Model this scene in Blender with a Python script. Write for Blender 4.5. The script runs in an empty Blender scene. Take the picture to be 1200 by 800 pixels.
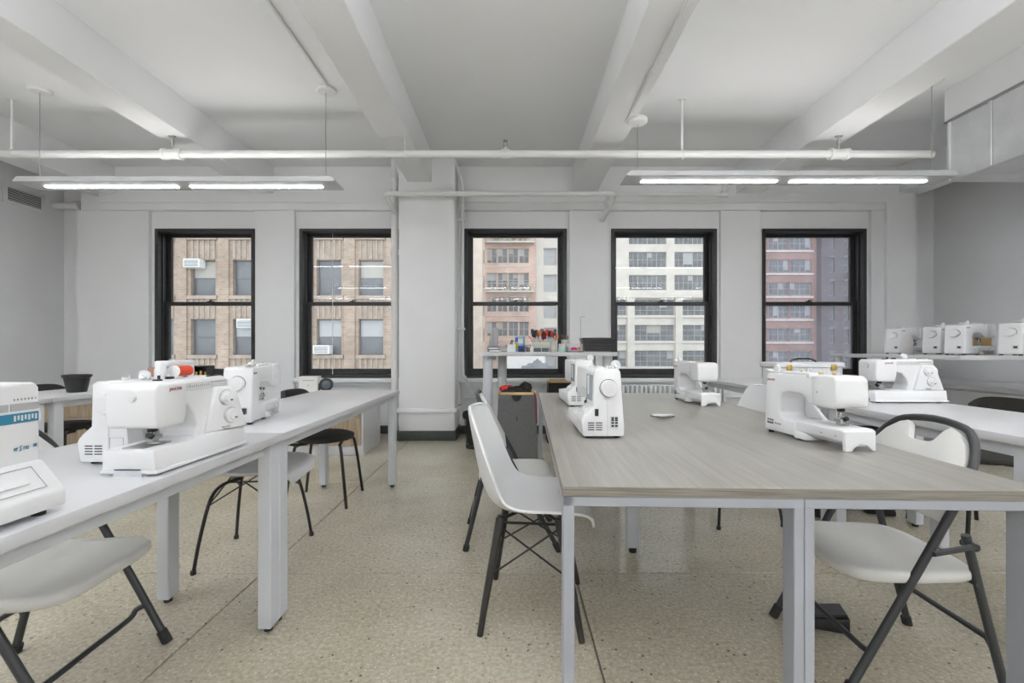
import bpy, bmesh, math, random
from mathutils import Vector, Matrix
random.seed(7)
R = math.radians
scene = bpy.context.scene
C = scene.collection

# ------------------------------------------------------------------ camera
cam_d = bpy.data.cameras.new('camera'); cam = bpy.data.objects.new('camera', cam_d); C.objects.link(cam)
cam.location = (0, 0, 1.08); cam.rotation_euler = (R(90), 0, 0)
cam_d.sensor_width = 36.0; cam_d.lens = 16.2; cam_d.shift_y = 8 / 1200.0
cam_d.clip_start = 0.02; cam_d.clip_end = 400
scene.camera = cam
# ------------------------------------------------------------------ world, exposure
w = bpy.data.worlds.new('overcast_sky'); scene.world = w; w.use_nodes = True
bg = w.node_tree.nodes['Background']
bg.inputs['Color'].default_value = (0.90, 0.95, 1.0, 1); bg.inputs['Strength'].default_value = 1.32
scene.view_settings.view_transform = 'Standard'; scene.view_settings.look = 'None'
scene.view_settings.gamma = 1; scene.view_settings.use_curve_mapping = False
scene.view_settings.exposure = 0.67
UP_E, DOWN_E, UP_FILL, DOWN_FILL = 2.4, 18.0, 20.0, 22.0      # pendant lamp radiances: visible pair, then the added unseen fill lamps

# ------------------------------------------------------------------ materials
M = {}
def mat(name, col, rough=0.5, metal=0.0, var=0.0, scale=8.0, bump=0.0, bscale=None, spec=0.5, stretch=None, col2=None, sheen=0):
    m = bpy.data.materials.new(name); m.use_nodes = True; nt = m.node_tree; b = nt.nodes['Principled BSDF']
    b.inputs['Base Color'].default_value = (*col, 1); b.inputs['Roughness'].default_value = rough
    b.inputs['Metallic'].default_value = metal; b.inputs['Specular IOR Level'].default_value = spec
    if sheen: b.inputs['Sheen Weight'].default_value = sheen
    tc = nt.nodes.new('ShaderNodeTexCoord'); mp = nt.nodes.new('ShaderNodeMapping')
    nt.links.new(tc.outputs['Object'], mp.inputs['Vector'])
    if stretch: mp.inputs['Scale'].default_value = stretch
    if var or col2:
        n = nt.nodes.new('ShaderNodeTexNoise'); n.inputs['Scale'].default_value = scale; n.inputs['Detail'].default_value = 5
        nt.links.new(mp.outputs[0], n.inputs['Vector'])
        r = nt.nodes.new('ShaderNodeValToRGB')
        c2 = col2 if col2 else tuple(min(1, c * (1 + var)) for c in col)
        c1 = col if col2 else tuple(c * (1 - var) for c in col)
        r.color_ramp.elements[0].position = 0.35; r.color_ramp.elements[1].position = 0.65
        r.color_ramp.elements[0].color = (*c1, 1); r.color_ramp.elements[1].color = (*c2, 1)
        nt.links.new(n.outputs['Fac'], r.inputs[0]); nt.links.new(r.outputs[0], b.inputs['Base Color'])
    if bump:
        n2 = nt.nodes.new('ShaderNodeTexNoise'); n2.inputs['Scale'].default_value = bscale or scale; n2.inputs['Detail'].default_value = 4
        nt.links.new(mp.outputs[0], n2.inputs['Vector'])
        bp = nt.nodes.new('ShaderNodeBump'); bp.inputs['Strength'].default_value = bump; bp.inputs['Distance'].default_value = 0.01
        nt.links.new(n2.outputs['Fac'], bp.inputs['Height']); nt.links.new(bp.outputs[0], b.inputs['Normal'])
    M[name] = m; return m
def emit(name, col, s):
    m = bpy.data.materials.new(name); m.use_nodes = True; nt = m.node_tree; b = nt.nodes['Principled BSDF']
    b.inputs['Base Color'].default_value = (0.9, 0.9, 0.9, 1)
    b.inputs['Emission Color'].default_value = (*col, 1); b.inputs['Emission Strength'].default_value = s
    M[name] = m; return m
def glass(name, tint, refl=0.06, dirt=0.0, dcol=(.7, .75, .85)):
    m = bpy.data.materials.new(name); m.use_nodes = True; nt = m.node_tree; nt.nodes.clear()
    o = nt.nodes.new('ShaderNodeOutputMaterial'); t = nt.nodes.new('ShaderNodeBsdfTransparent'); g = nt.nodes.new('ShaderNodeBsdfGlossy')
    t.inputs[0].default_value = (*tint, 1); g.inputs['Roughness'].default_value = 0.02
    mx = nt.nodes.new('ShaderNodeMixShader'); mx.inputs[0].default_value = refl
    nt.links.new(t.outputs[0], mx.inputs[1]); nt.links.new(g.outputs[0], mx.inputs[2]); last = mx
    if dirt:
        d = nt.nodes.new('ShaderNodeBsdfDiffuse'); d.inputs[0].default_value = (*dcol, 1)
        tr = nt.nodes.new('ShaderNodeBsdfTranslucent'); tr.inputs[0].default_value = (*dcol, 1)
        ad = nt.nodes.new('ShaderNodeMixShader'); ad.inputs[0].default_value = .6
        nt.links.new(d.outputs[0], ad.inputs[1]); nt.links.new(tr.outputs[0], ad.inputs[2])
        tc = nt.nodes.new('ShaderNodeTexCoord'); n = nt.nodes.new('ShaderNodeTexNoise'); n.inputs['Scale'].default_value = 14; n.inputs['Detail'].default_value = 9; n.inputs['Roughness'].default_value = .75
        mp = nt.nodes.new('ShaderNodeMapping'); mp.inputs['Scale'].default_value = (1, 1, .5)
        nt.links.new(tc.outputs['Object'], mp.inputs[0]); nt.links.new(mp.outputs[0], n.inputs['Vector'])
        r = nt.nodes.new('ShaderNodeMapRange'); r.inputs[1].default_value = .3; r.inputs[2].default_value = .8; r.inputs[3].default_value = dirt * .3; r.inputs[4].default_value = dirt * 1.6
        nt.links.new(n.outputs['Fac'], r.inputs[0])
        m2 = nt.nodes.new('ShaderNodeMixShader'); nt.links.new(r.outputs[0], m2.inputs[0])
        nt.links.new(mx.outputs[0], m2.inputs[1]); nt.links.new(ad.outputs[0], m2.inputs[2]); last = m2
    nt.links.new(last.outputs[0], o.inputs[0]); M[name] = m; return m

mat('wall_paint', (.84, .845, .85), .65, var=.02, scale=1.5, bump=.15, bscale=60)
mat('ceiling_paint', (.86, .865, .87), .75, var=.015, scale=1.2, bump=.1, bscale=30)
mat('baseboard_green', (.05, .062, .052), .55, var=.15, scale=6)
mat('pipe_paint', (.78, .78, .77), .45, bump=.1, bscale=40)
mat('black_frame', (.03, .03, .03), .42, var=.2, scale=20)
mat('white_laminate', (.60, .605, .615), .32, var=.01, scale=2)
mat('white_metal', (.62, .64, .67), .4)
mat('grey_metal', (.36, .38, .42), .38, metal=.15)
mat('white_plastic', (.80, .805, .81), .3, var=.008, scale=3)
mat('cream_plastic', (.68, .69, .67), .35)
mat('seat_plastic', (.72, .715, .69), .38, bump=.1, bscale=300)
mat('chair_shell', (.79, .795, .80), .32)
mat('dark_tube', (.055, .058, .062), .4, metal=.3)
mat('black_metal', (.018, .018, .017), .35)
mat('black_wood', (.03, .028, .025), .4, var=.2, scale=12, stretch=(4, 4, .5))
mat('black_fabric', (.035, .034, .03), .9, var=.3, scale=180, bump=.3, bscale=300)
mat('black_plastic', (.02, .02, .021), .4)
mat('grey_fabric', (.13, .13, .13), .95, var=.18, scale=120, bump=.25, bscale=200)
mat('dark_fabric', (.02, .02, .02), .95, var=.4, scale=40, bump=.3, bscale=60)
mat('red_fabric', (.55, .03, .02), .85, var=.3, scale=40, bump=.2, bscale=60)
mat('dark_red_ribbon', (.25, .015, .02), .7)
mat('bamboo', (.62, .42, .2), .5, var=.15, scale=10, stretch=(1, 8, 8))
mat('chrome', (.55, .55, .55), .22, metal=1.0)
mat('steel_plate', (.45, .45, .45), .35, metal=.9)
mat('galvanised', (.72, .73, .74), .42, metal=.35, var=.06, scale=5, bump=.05, bscale=3)
mat('grey_groove', (.42, .43, .43), .6)
mat('dark_slot', (.03, .03, .03), .6)
mat('logo_red', (.28, .02, .025), .5)
mat('logo_black', (.03, .03, .035), .5)
mat('logo_blue', (.03, .2, .32), .5)
mat('chart_grey', (.42, .42, .42), .5)
mat('red_thread', (.62, .06, .02), .7, var=.2, scale=60, stretch=(1, 1, 30))
mat('smoke_window', (.32, .36, .4), .15)
mat('cardboard', (.5, .33, .14), .8, var=.1, scale=10)
mat('paper', (.8, .79, .76), .7)
mat('blue_cover', (.02, .05, .22), .5); mat('navy', (.015, .03, .14), .5)
mat('yellow', (.8, .55, .03), .5); mat('blue', (.02, .08, .5), .45); mat('light_blue', (.25, .5, .7), .5)
mat('grey_plastic', (.36, .35, .35), .4); mat('beige_plastic', (.62, .6, .5), .45); mat('slate', (.1, .13, .16), .4)
mat('pink', (.7, .03, .16), .5); mat('mint', (.45, .68, .58), .5); mat('brown', (.3, .17, .1), .6); mat('peach', (.55, .33, .24), .5)
mat('cyan_bag', (.35, .68, .68), .35, var=.2, scale=14); mat('orange', (.75, .2, .04), .5)
mat('green', (.1, .3, .08), .5); mat('gold', (.6, .42, .12), .35, metal=.7)
mat('clear_plastic', (.72, .74, .74), .2)
mat('radiator_paint', (.72, .73, .73), .4)
mat('rubber', (.03, .03, .03), .8)
mat('wood_cabinet', (.30, .225, .15), .5, scale=5, stretch=(7, 7, .7), col2=(.44, .35, .25))
emit('lamp_up', (1.0, .98, .96), UP_E); emit('lamp_down', (.98, .99, 1.0), DOWN_E)
emit('lamp_up_rear', (.955, .965, 1.0), UP_FILL); emit('lamp_down_rear', (.955, .97, 1.0), DOWN_FILL)  # emission of the added fill pendants, brighter than the visible pair
mat('lamp_body', (.62, .63, .64), .35, metal=.2)
glass('window_glass', (.97, .98, .98), .03)
glass('dirty_glass', (.93, .94, .97), .03, dirt=.15, dcol=(.72, .76, .86))
mat('oak_edge', (.15, .135, .112), .5, scale=3, stretch=(2, 2, 90), col2=(.27, .25, .215))
# grey oak laminate of the big work table
def oak():
    m = mat('oak_laminate', (.4, .37, .32), .3); nt = m.node_tree; b = nt.nodes['Principled BSDF']
    tc = nt.nodes.new('ShaderNodeTexCoord'); mp = nt.nodes.new('ShaderNodeMapping'); mp.inputs['Scale'].default_value = (38, 1.6, 38)
    nt.links.new(tc.outputs['Object'], mp.inputs[0])
    n = nt.nodes.new('ShaderNodeTexNoise'); n.inputs['Scale'].default_value = 1.32; n.inputs['Detail'].default_value = 7; n.inputs['Roughness'].default_value = .62; n.inputs['Distortion'].default_value = .4
    nt.links.new(mp.outputs[0], n.inputs['Vector'])
    r = nt.nodes.new('ShaderNodeValToRGB'); e = r.color_ramp.elements
    e[0].position = .2; e[0].color = (.20, .188, .158, 1); e[1].position = .8; e[1].color = (.375, .36, .325, 1)
    nt.links.new(n.outputs['Fac'], r.inputs[0]); nt.links.new(r.outputs[0], b.inputs['Base Color'])
    mr = nt.nodes.new('ShaderNodeMapRange'); mr.inputs[3].default_value = .27; mr.inputs[4].default_value = .29
    nt.links.new(n.outputs['Fac'], mr.inputs[0]); nt.links.new(mr.outputs[0], b.inputs['Roughness'])
oak()
def concrete():
    m = mat('polished_concrete', (.5, .45, .36), .3); nt = m.node_tree; b = nt.nodes['Principled BSDF']
    g = nt.nodes.new('ShaderNodeNewGeometry')
    def noise(s, d=5, rough=.6):
        n = nt.nodes.new('ShaderNodeTexNoise'); n.inputs['Scale'].default_value = s; n.inputs['Detail'].default_value = d; n.inputs['Roughness'].default_value = rough
        nt.links.new(g.outputs['Position'], n.inputs['Vector']); return n
    def ramp(src, p0, c0, p1, c1):
        r = nt.nodes.new('ShaderNodeValToRGB'); e = r.color_ramp.elements; e[0].position = p0; e[0].color = (*c0, 1); e[1].position = p1; e[1].color = (*c1, 1)
        nt.links.new(src, r.inputs[0]); return r
    def mix(kind, f, a, bb):
        x = nt.nodes.new('ShaderNodeMixRGB'); x.blend_type = kind
        if isinstance(f, float): x.inputs[0].default_value = f
        else: nt.links.new(f, x.inputs[0])
        nt.links.new(a, x.inputs[1])
        if isinstance(bb, tuple): x.inputs[2].default_value = (*bb, 1)
        else: nt.links.new(bb, x.inputs[2])
        return x
    base = ramp(noise(1.1, 6).outputs['Fac'], .35, (.50, .455, .35), .68, (.655, .615, .505))
    fine = ramp(noise(60, 4, .7).outputs['Fac'], .3, (.66, .65, .63), .7, (1.12, 1.12, 1.12))
    c = mix('MULTIPLY', 1.0, base.outputs[0], fine.outputs[0])
    v = nt.nodes.new('ShaderNodeTexVoronoi'); v.inputs['Scale'].default_value = 62; nt.links.new(g.outputs['Position'], v.inputs['Vector'])
    pale = ramp(v.outputs['Distance'], .16, (1, 1, 1), .26, (0, 0, 0))
    sel = ramp(v.outputs['Color'], .55, (0, 0, 0), .6, (1, 1, 1))
    pm = mix('MULTIPLY', 1.0, pale.outputs[0], sel.outputs[0])
    c = mix('MIX', pm.outputs[0], c.outputs[0], (.70, .67, .58))
    v2 = nt.nodes.new('ShaderNodeTexVoronoi'); v2.inputs['Scale'].default_value = 32; nt.links.new(g.outputs['Position'], v2.inputs['Vector'])
    dk = ramp(v2.outputs['Distance'], .09, (1, 1, 1), .2, (0, 0, 0))
    sel2 = ramp(v2.outputs['Color'], .58, (0, 0, 0), .62, (1, 1, 1))
    dm = mix('MULTIPLY', 1.0, dk.outputs[0], sel2.outputs[0])
    c = mix('MIX', dm.outputs[0], c.outputs[0], (.13, .11, .085))
    nt.links.new(c.outputs[0], b.inputs['Base Color'])
    mr = nt.nodes.new('ShaderNodeMapRange'); mr.inputs[3].default_value = .1; mr.inputs[4].default_value = .34
    nt.links.new(noise(2.5, 5).outputs['Fac'], mr.inputs[0]); nt.links.new(mr.outputs[0], b.inputs['Roughness'])
    bp = nt.nodes.new('ShaderNodeBump'); bp.inputs['Strength'].default_value = .12; bp.inputs['Distance'].default_value = .004
    nt.links.new(noise(90, 3).outputs['Fac'], bp.inputs['Height']); nt.links.new(bp.outputs[0], b.inputs['Normal'])
concrete()
def brick(name, c1, c2, mortar, scale):
    m = mat(name, c1, .85); nt = m.node_tree; b = nt.nodes['Principled BSDF']
    g = nt.nodes.new('ShaderNodeNewGeometry'); sx = nt.nodes.new('ShaderNodeSeparateXYZ'); cx = nt.nodes.new('ShaderNodeCombineXYZ')
    ad = nt.nodes.new('ShaderNodeMath'); ad.operation = 'ADD'
    nt.links.new(g.outputs['Position'], sx.inputs[0]); nt.links.new(sx.outputs[0], ad.inputs[0]); nt.links.new(sx.outputs[1], ad.inputs[1])
    nt.links.new(ad.outputs[0], cx.inputs[0]); nt.links.new(sx.outputs[2], cx.inputs[1])
    t = nt.nodes.new('ShaderNodeTexBrick'); t.inputs['Scale'].default_value = scale; t.inputs['Color1'].default_value = (*c1, 1); t.inputs['Color2'].default_value = (*c2, 1); t.inputs['Mortar'].default_value = (*mortar, 1)
    t.inputs['Mortar Size'].default_value = .018
    nt.links.new(cx.outputs[0], t.inputs['Vector'])
    n = nt.nodes.new('ShaderNodeTexNoise'); n.inputs['Scale'].default_value = .5; n.inputs['Detail'].default_value = 6; nt.links.new(g.outputs['Position'], n.inputs['Vector'])
    r = nt.nodes.new('ShaderNodeValToRGB'); r.color_ramp.elements[0].position = .3; r.color_ramp.elements[0].color = (.8, .8, .8, 1); r.color_ramp.elements[1].position = .7; r.color_ramp.elements[1].color = (1.1, 1.1, 1.1, 1)
    nt.links.new(n.outputs['Fac'], r.inputs[0])
    x = nt.nodes.new('ShaderNodeMixRGB'); x.blend_type = 'MULTIPLY'; x.inputs[0].default_value = 1
    nt.links.new(t.outputs['Color'], x.inputs[1]); nt.links.new(r.outputs[0], x.inputs[2]); nt.links.new(x.outputs[0], b.inputs['Base Color'])
brick('tan_brick', (.43, .335, .265), (.33, .25, .195), (.44, .38, .32), 1.6)
brick('orange_brick', (.68, .49, .41), (.58, .41, .34), (.68, .57, .5), 1.6)
brick('red_brick', (.42, .24, .19), (.33, .19, .155), (.46, .36, .32), 1.6)
brick('dusk_brick', (.17, .135, .135), (.12, .10, .105), (.2, .18, .185), 1.6)
mat('tan_stone', (.37, .31, .26), .8, var=.12, scale=2)
mat('sunlit_brick', (.66, .56, .48), .8, var=.1, scale=.8)  # paler than the orange brick to stand for sunlight on the wing
mat('cream_stone', (.62, .585, .53), .8, var=.08, scale=.6)
mat('pale_render', (.64, .61, .56), .8, var=.06, scale=.5)
mat('grey_stone', (.25, .25, .27), .85, var=.15, scale=1.2)
mat('far_frame', (.5, .48, .45), .5)
mat('far_frame_dark', (.16, .16, .17), .5)
mat('far_glass', (.17, .18, .19), .12, var=.35, scale=.35)
mat('far_blind', (.42, .43, .44), .6, var=.1, scale=.6)
mat('far_lit', (.42, .40, .36), .6)
mat('asphalt', (.09, .09, .09), .9, var=.2, scale=2)

# ------------------------------------------------------------------ mesh builder
def rotT(rx=0, ry=0, rz=0, loc=(0, 0, 0)):
    return Matrix.Translation(loc) @ Matrix.Rotation(rz, 4, 'Z') @ Matrix.Rotation(ry, 4, 'Y') @ Matrix.Rotation(rx, 4, 'X')
class G:
    def __init__(s): s.v = []; s.f = []
    def _add(s, vs, fs, T=None):
        o = len(s.v)
        s.v += [tuple(T @ Vector(p)) if T else tuple(p) for p in vs]
        s.f += [tuple(i + o for i in f) for f in fs]; return s
    def _bm(s, bm, T=None):
        bm.verts.ensure_lookup_table(); bm.verts.index_update()
        s._add([v.co.copy() for v in bm.verts], [[v.index for v in f.verts] for f in bm.faces], T); bm.free(); return s
    def box(s, x0, x1, y0, y1, z0, z1, bev=0, seg=2, T=None, top=None):
        a, b = (x0, y0), (x1, y1)
        vs = [(x0, y0, z0), (x1, y0, z0), (x1, y1, z0), (x0, y1, z0)]
        if top:      # top face inset / offset: (x0,x1,y0,y1)
            vs += [(top[0], top[2], z1), (top[1], top[2], z1), (top[1], top[3], z1), (top[0], top[3], z1)]
        else: vs += [(x0, y0, z1), (x1, y0, z1), (x1, y1, z1), (x0, y1, z1)]
        fs = [(0, 3, 2, 1), (4, 5, 6, 7), (0, 1, 5, 4), (1, 2, 6, 5), (2, 3, 7, 6), (3, 0, 4, 7)]
        if not bev: return s._add(vs, fs, T)
        bm = bmesh.new(); bv = [bm.verts.new(p) for p in vs]
        for f in fs: bm.faces.new([bv[i] for i in f])
        bmesh.ops.bevel(bm, geom=bm.edges[:], offset=bev, segments=seg, profile=.5, affect='EDGES')
        return s._bm(bm, T)
    def prism(s, poly, axis, a0, a1, bev=0, seg=2, T=None, caps_only=False):
        # poly in the plane normal to axis: 'x' -> (y,z); 'y' -> (x,z); 'z' -> (x,y)
        def P(u, v, a): return (a, u, v) if axis == 'x' else (u, a, v) if axis == 'y' else (u, v, a)
        n = len(poly); bm = bmesh.new()
        A = [bm.verts.new(P(u, v, a0)) for u, v in poly]; B = [bm.verts.new(P(u, v, a1)) for u, v in poly]
        bm.faces.new(A[::-1]); bm.faces.new(B)
        for i in range(n): bm.faces.new((A[i], A[(i + 1) % n], B[(i + 1) % n], B[i]))
        bmesh.ops.recalc_face_normals(bm, faces=bm.faces[:])
        if bev:
            sA = set(A); sB = set(B)
            es = [e for e in bm.edges if (not caps_only) or (e.verts[0] in sA and e.verts[1] in sA) or (e.verts[0] in sB and e.verts[1] in sB)]
            bmesh.ops.bevel(bm, geom=es, offset=bev, segments=seg, profile=.5, affect='EDGES')
        return s._bm(bm, T)
    def cyl(s, p0, p1, r0, r1=None, n=16, T=None, cap=True):
        p0 = Vector(p0); p1 = Vector(p1); d = (p1 - p0).normalized(); r1 = r0 if r1 is None else r1
        u = d.orthogonal().normalized(); v = d.cross(u)
        vs = []
        for p, r in ((p0, r0), (p1, r1)):
            for i in range(n):
                a = 2 * math.pi * i / n; vs.append(p + (u * math.cos(a) + v * math.sin(a)) * r)
        fs = [(i, (i + 1) % n, n + (i + 1) % n, n + i) for i in range(n)]
        if cap: fs += [tuple(range(n))[::-1], tuple(range(n, 2 * n))]
        return s._add(vs, fs, T)
    def tube(s, pts, r, n=8, T=None, cyc=False):
        pts = [Vector(p) for p in pts]; m = len(pts); rr = r if isinstance(r, (list, tuple)) else [r] * m
        d0 = (pts[1] - pts[0]).normalized(); u = d0.orthogonal().normalized(); vs = []
        for k in range(m):
            if cyc: d = (pts[(k + 1) % m] - pts[k - 1]).normalized()
            else: d = (pts[min(k + 1, m - 1)] - pts[max(k - 1, 0)]).normalized()
            u = (u - d * u.dot(d)).normalized(); v = d.cross(u)
            for i in range(n):
                a = 2 * math.pi * i / n; vs.append(pts[k] + (u * math.cos(a) + v * math.sin(a)) * rr[k])
        fs = []
        for k in range(m if cyc else m - 1):
            q = (k + 1) % m
            for i in range(n): fs.append((k * n + i, k * n + (i + 1) % n, q * n + (i + 1) % n, q * n + i))
        if not cyc: fs += [tuple(range(n))[::-1], tuple(range((m - 1) * n, m * n))]
        return s._add(vs, fs, T)
    def lathe(s, prof, c=(0, 0, 0), n=24, T=None):
        vs = []; fs = []
        for r, z in prof:
            for i in range(n):
                a = 2 * math.pi * i / n; vs.append((c[0] + r * math.cos(a), c[1] + r * math.sin(a), c[2] + z))
        for k in range(len(prof) - 1):
            for i in range(n): fs.append((k * n + i, k * n + (i + 1) % n, (k + 1) * n + (i + 1) % n, (k + 1) * n + i))
        return s._add(vs, fs, T)
    def sheet(s, grid, th=.008, T=None):
        # closed thin shell from a grid of points
        nu = len(grid); nv = len(grid[0]); P = [[Vector(p) for p in row] for row in grid]; N = []
        for i in range(nu):
            row = []
            for j in range(nv):
                a = P[min(i + 1, nu - 1)][j] - P[max(i - 1, 0)][j]; b = P[i][min(j + 1, nv - 1)] - P[i][max(j - 1, 0)]
                row.append(a.cross(b).normalized())
            N.append(row)
        vs = [P[i][j] for i in range(nu) for j in range(nv)] + [P[i][j] - N[i][j] * th for i in range(nu) for j in range(nv)]
        o = nu * nv; fs = []
        I = lambda i, j: i * nv + j
        for i in range(nu - 1):
            for j in range(nv - 1):
                fs.append((I(i, j), I(i + 1, j), I(i + 1, j + 1), I(i, j + 1)))
                fs.append((o + I(i, j), o + I(i, j + 1), o + I(i + 1, j + 1), o + I(i + 1, j)))
        for i in range(nu - 1):
            fs.append((I(i, 0), o + I(i, 0), o + I(i + 1, 0), I(i + 1, 0))); fs.append((I(i, nv - 1), I(i + 1, nv - 1), o + I(i + 1, nv - 1), o + I(i, nv - 1)))
        for j in range(nv - 1):
            fs.append((I(0, j), I(0, j + 1), o + I(0, j + 1), o + I(0, j))); fs.append((I(nu - 1, j), o + I(nu - 1, j), o + I(nu - 1, j + 1), I(nu - 1, j + 1)))
        return s._add(vs, fs, T)
    def build(s, name, m, parent=None, smooth=True, ang=35):
        me = bpy.data.meshes.new(name); me.from_pydata(s.v, [], s.f); me.validate()
        bm = bmesh.new(); bm.from_mesh(me); bmesh.ops.recalc_face_normals(bm, faces=bm.faces[:]); bm.to_mesh(me); bm.free()
        me.materials.append(M[m])
        if smooth: me.shade_smooth(); me.set_sharp_from_angle(angle=R(ang))
        o = bpy.data.objects.new(name, me); C.objects.link(o)
        if parent: o.parent = parent
        return o
def tag(o, label, cat, group=None):
    o['label'] = label; o['category'] = cat
    if group: o['group'] = group
    return o
def struct(o): o['kind'] = 'structure'; return o
def thing(name, label, cat, loc=(0, 0, 0), rz=0, group=None, sc=1.0):
    o = bpy.data.objects.new(name, None); C.objects.link(o); o.empty_display_size = .05
    o.location = loc; o.rotation_euler = (0, 0, R(rz)); o.scale = (sc,) * 3
    return tag(o, label, cat, group)
def copy_tree(o, parent=None):
    c = o.copy(); C.objects.link(c); c.parent = parent
    for ch in list(o.children): copy_tree(ch, c)
    return c
def dup(root, label, loc, rz=0, sc=None):
    c = copy_tree(root); c.location = loc; c.rotation_euler = (0, 0, R(rz)); c['label'] = label
    if sc: c.scale = (sc,) * 3
    return c
def arc(cx, cy, r, a0, a1, n): return [(cx + r * math.cos(R(a0 + (a1 - a0) * i / n)), cy + r * math.sin(R(a0 + (a1 - a0) * i / n))) for i in range(n + 1)]
def smooth_path(pts, k=6):
    P = [Vector(p) for p in pts]; out = []
    for i in range(len(P) - 1):
        p0 = P[max(i - 1, 0)]; p1 = P[i]; p2 = P[i + 1]; p3 = P[min(i + 2, len(P) - 1)]
        for j in range(k):
            t = j / k; out.append(.5 * ((2 * p1) + (-p0 + p2) * t + (2 * p0 - 5 * p1 + 4 * p2 - p3) * t * t + (-p0 + 3 * p1 - 3 * p2 + p3) * t ** 3))
    out.append(P[-1]); return out
def text(name, body, size, m, parent, loc, rot, align='LEFT', shear=0.0):
    cu = bpy.data.curves.new(name, 'FONT'); cu.body = body; cu.size = size; cu.extrude = .0004; cu.align_x = align; cu.shear = shear; cu.resolution_u = 3
    t = bpy.data.objects.new(name + '_curve', cu); C.objects.link(t); bpy.context.view_layer.update()
    me = bpy.data.meshes.new_from_object(t.evaluated_get(bpy.context.evaluated_depsgraph_get()))
    bpy.data.objects.remove(t); bpy.data.curves.remove(cu)
    me.materials.clear(); me.materials.append(M[m])
    o = bpy.data.objects.new(name, me); C.objects.link(o); o.parent = parent; o.location = loc; o.rotation_euler = rot
    return o

# =================================================================== ROOM SHELL
XL, XR, YB, YF, ZC = -5.93, 5.58, 5.85, -4.2, 3.365
WIN = [(-4.567, -3.29), (-2.72, -1.44), (-.612, .70), (1.267, 2.62), (3.20, 4.534)]
WZ0, WZ1 = .70, 2.61
# floor: a sub-base with separate concrete slabs, thin recessed control joints between them
fl = struct(G().box(XL - .2, XR + .2, YF - .2, 6.4, -.12, -.02).build('floor', 'polished_concrete', smooth=False))
xs = [XL - .1] + [-5.7 + 1.5 * i for i in range(8)] + [XR + .1]
xs = [x for x in xs if XL - .2 <= x <= XR + .2]
ys = [YF - .1, -3.783, -2.283, -.783, .717, 2.217, 3.717, 5.217, 6.3]
g = .0035
for i in range(len(xs) - 1):
    for j in range(len(ys) - 1):
        G().box(xs[i] + g, xs[i + 1] - g, ys[j] + g, ys[j + 1] - g, -.03, 0, bev=.002, seg=1).build('slab', 'polished_concrete', fl, smooth=False)
ce = struct(G().box(XL - .2, XR + .2, YF - .2, 6.4, ZC, ZC + .1).build('ceiling', 'ceiling_paint', smooth=False))
for x0, x1 in ((-5.32, -5.0), (-3.27, -3.0), (-1.23, -.94), (.765, 1.06), (2.82, 3.13), (4.87, 5.18)):
    G().box(x0, x1, YF, 5.9, 3.03, ZC + .01, bev=.006, seg=1).build('beam', 'ceiling_paint', ce, smooth=False)
# window wall
wb = G()
edges = [-5.52] + [e for wn in WIN for e in wn] + [5.09]
for k in range(0, len(edges), 2): wb.box(edges[k], edges[k + 1], 5.90, 6.15, 0, ZC)
for a, b in WIN: wb.box(a, b, 5.90, 6.15, 0, WZ0 - .0); wb.box(a, b, 5.90, 6.15, WZ1, ZC)
wb.box(XL - .1, -5.52, 6.10, 6.25, 0, ZC); wb.box(5.09, XR + .1, 6.10, 6.25, 0, ZC)
wall_b = struct(wb.build('wall_back', 'wall_paint', smooth=False))
pe = [-5.52] + [e + (-.045 if i % 2 == 0 else .03) for i, e in enumerate([e for wn in WIN for e in wn])] + [5.09]
for k in range(0, len(pe), 2):
    G().box(pe[k], pe[k + 1], YB, 5.905, 0, 2.83, bev=.004, seg=1).build('pier', 'wall_paint', wall_b, smooth=False)
G().box(-5.2, 4.72, 5.80, 5.905, 2.92, ZC).box(-5.2, 4.72, 5.825, 5.905, 2.83, 2.925).build('spandrel', 'wall_paint', wall_b, smooth=False)
G().box(4.72, 5.09, 5.80, 5.905, 0, ZC).build('pilaster', 'wall_paint', wall_b, smooth=False)
for a, b in WIN:
    G().box(a - .05, b + .05, 5.79, 5.91, WZ0 - .05, WZ0, bev=.008, seg=2).box(a - .03, b + .03, 5.84, 5.905, WZ0 - .09, WZ0 - .05).build('window_sill', 'wall_paint', wall_b)
for (a, b) in [(-5.5, -1.4), (-.6, 5.05)]:
    G().box(a, b, 5.81, 5.86, .45, .475, bev=.006).build('panel_rail', 'wall_paint', wall_b)
# column with ledge
G().box(-1.33, -.67, 5.40, 5.90, 0, ZC, bev=.012, seg=2).build('column', 'wall_paint', wall_b)
G().box(-1.355, -.645, 5.365, 5.87, .325, .375, bev=.01, seg=2).build('column_ledge', 'wall_paint', wall_b)
bb = G().box(-5.5, -1.34, 5.825, 5.86, 0, .1, bev=.004).box(-.66, 5.08, 5.825, 5.86, 0, .1, bev=.004)
bb.box(-1.345, -.655, 5.375, 5.41, 0, .115, bev=.004).box(-.675, -.652, 5.4, 5.86, 0, .115, bev=.004).box(-1.348, -1.325, 5.4, 5.86, 0, .115, bev=.004)
struct(bb.build('baseboard_back', 'baseboard_green'))
struct(G().box(XL - .12, XL, YF, 6.25, 0, ZC).build('wall_left', 'wall_paint', smooth=False))
struct(G().box(XR, XR + .12, YF, 6.25, 0, ZC).build('wall_right', 'wall_paint', smooth=False))
struct(G().box(XL, XR, YF - .12, YF, 0, ZC).build('wall_rear', 'wall_paint', smooth=False))
struct(G().box(XL, XL + .02, YF, 6.1, 0, .1).build('baseboard_left', 'baseboard_green', smooth=False))
struct(G().box(XR - .02, XR, YF, 6.1, 0, .1).build('baseboard_right', 'baseboard_green', smooth=False))

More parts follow.
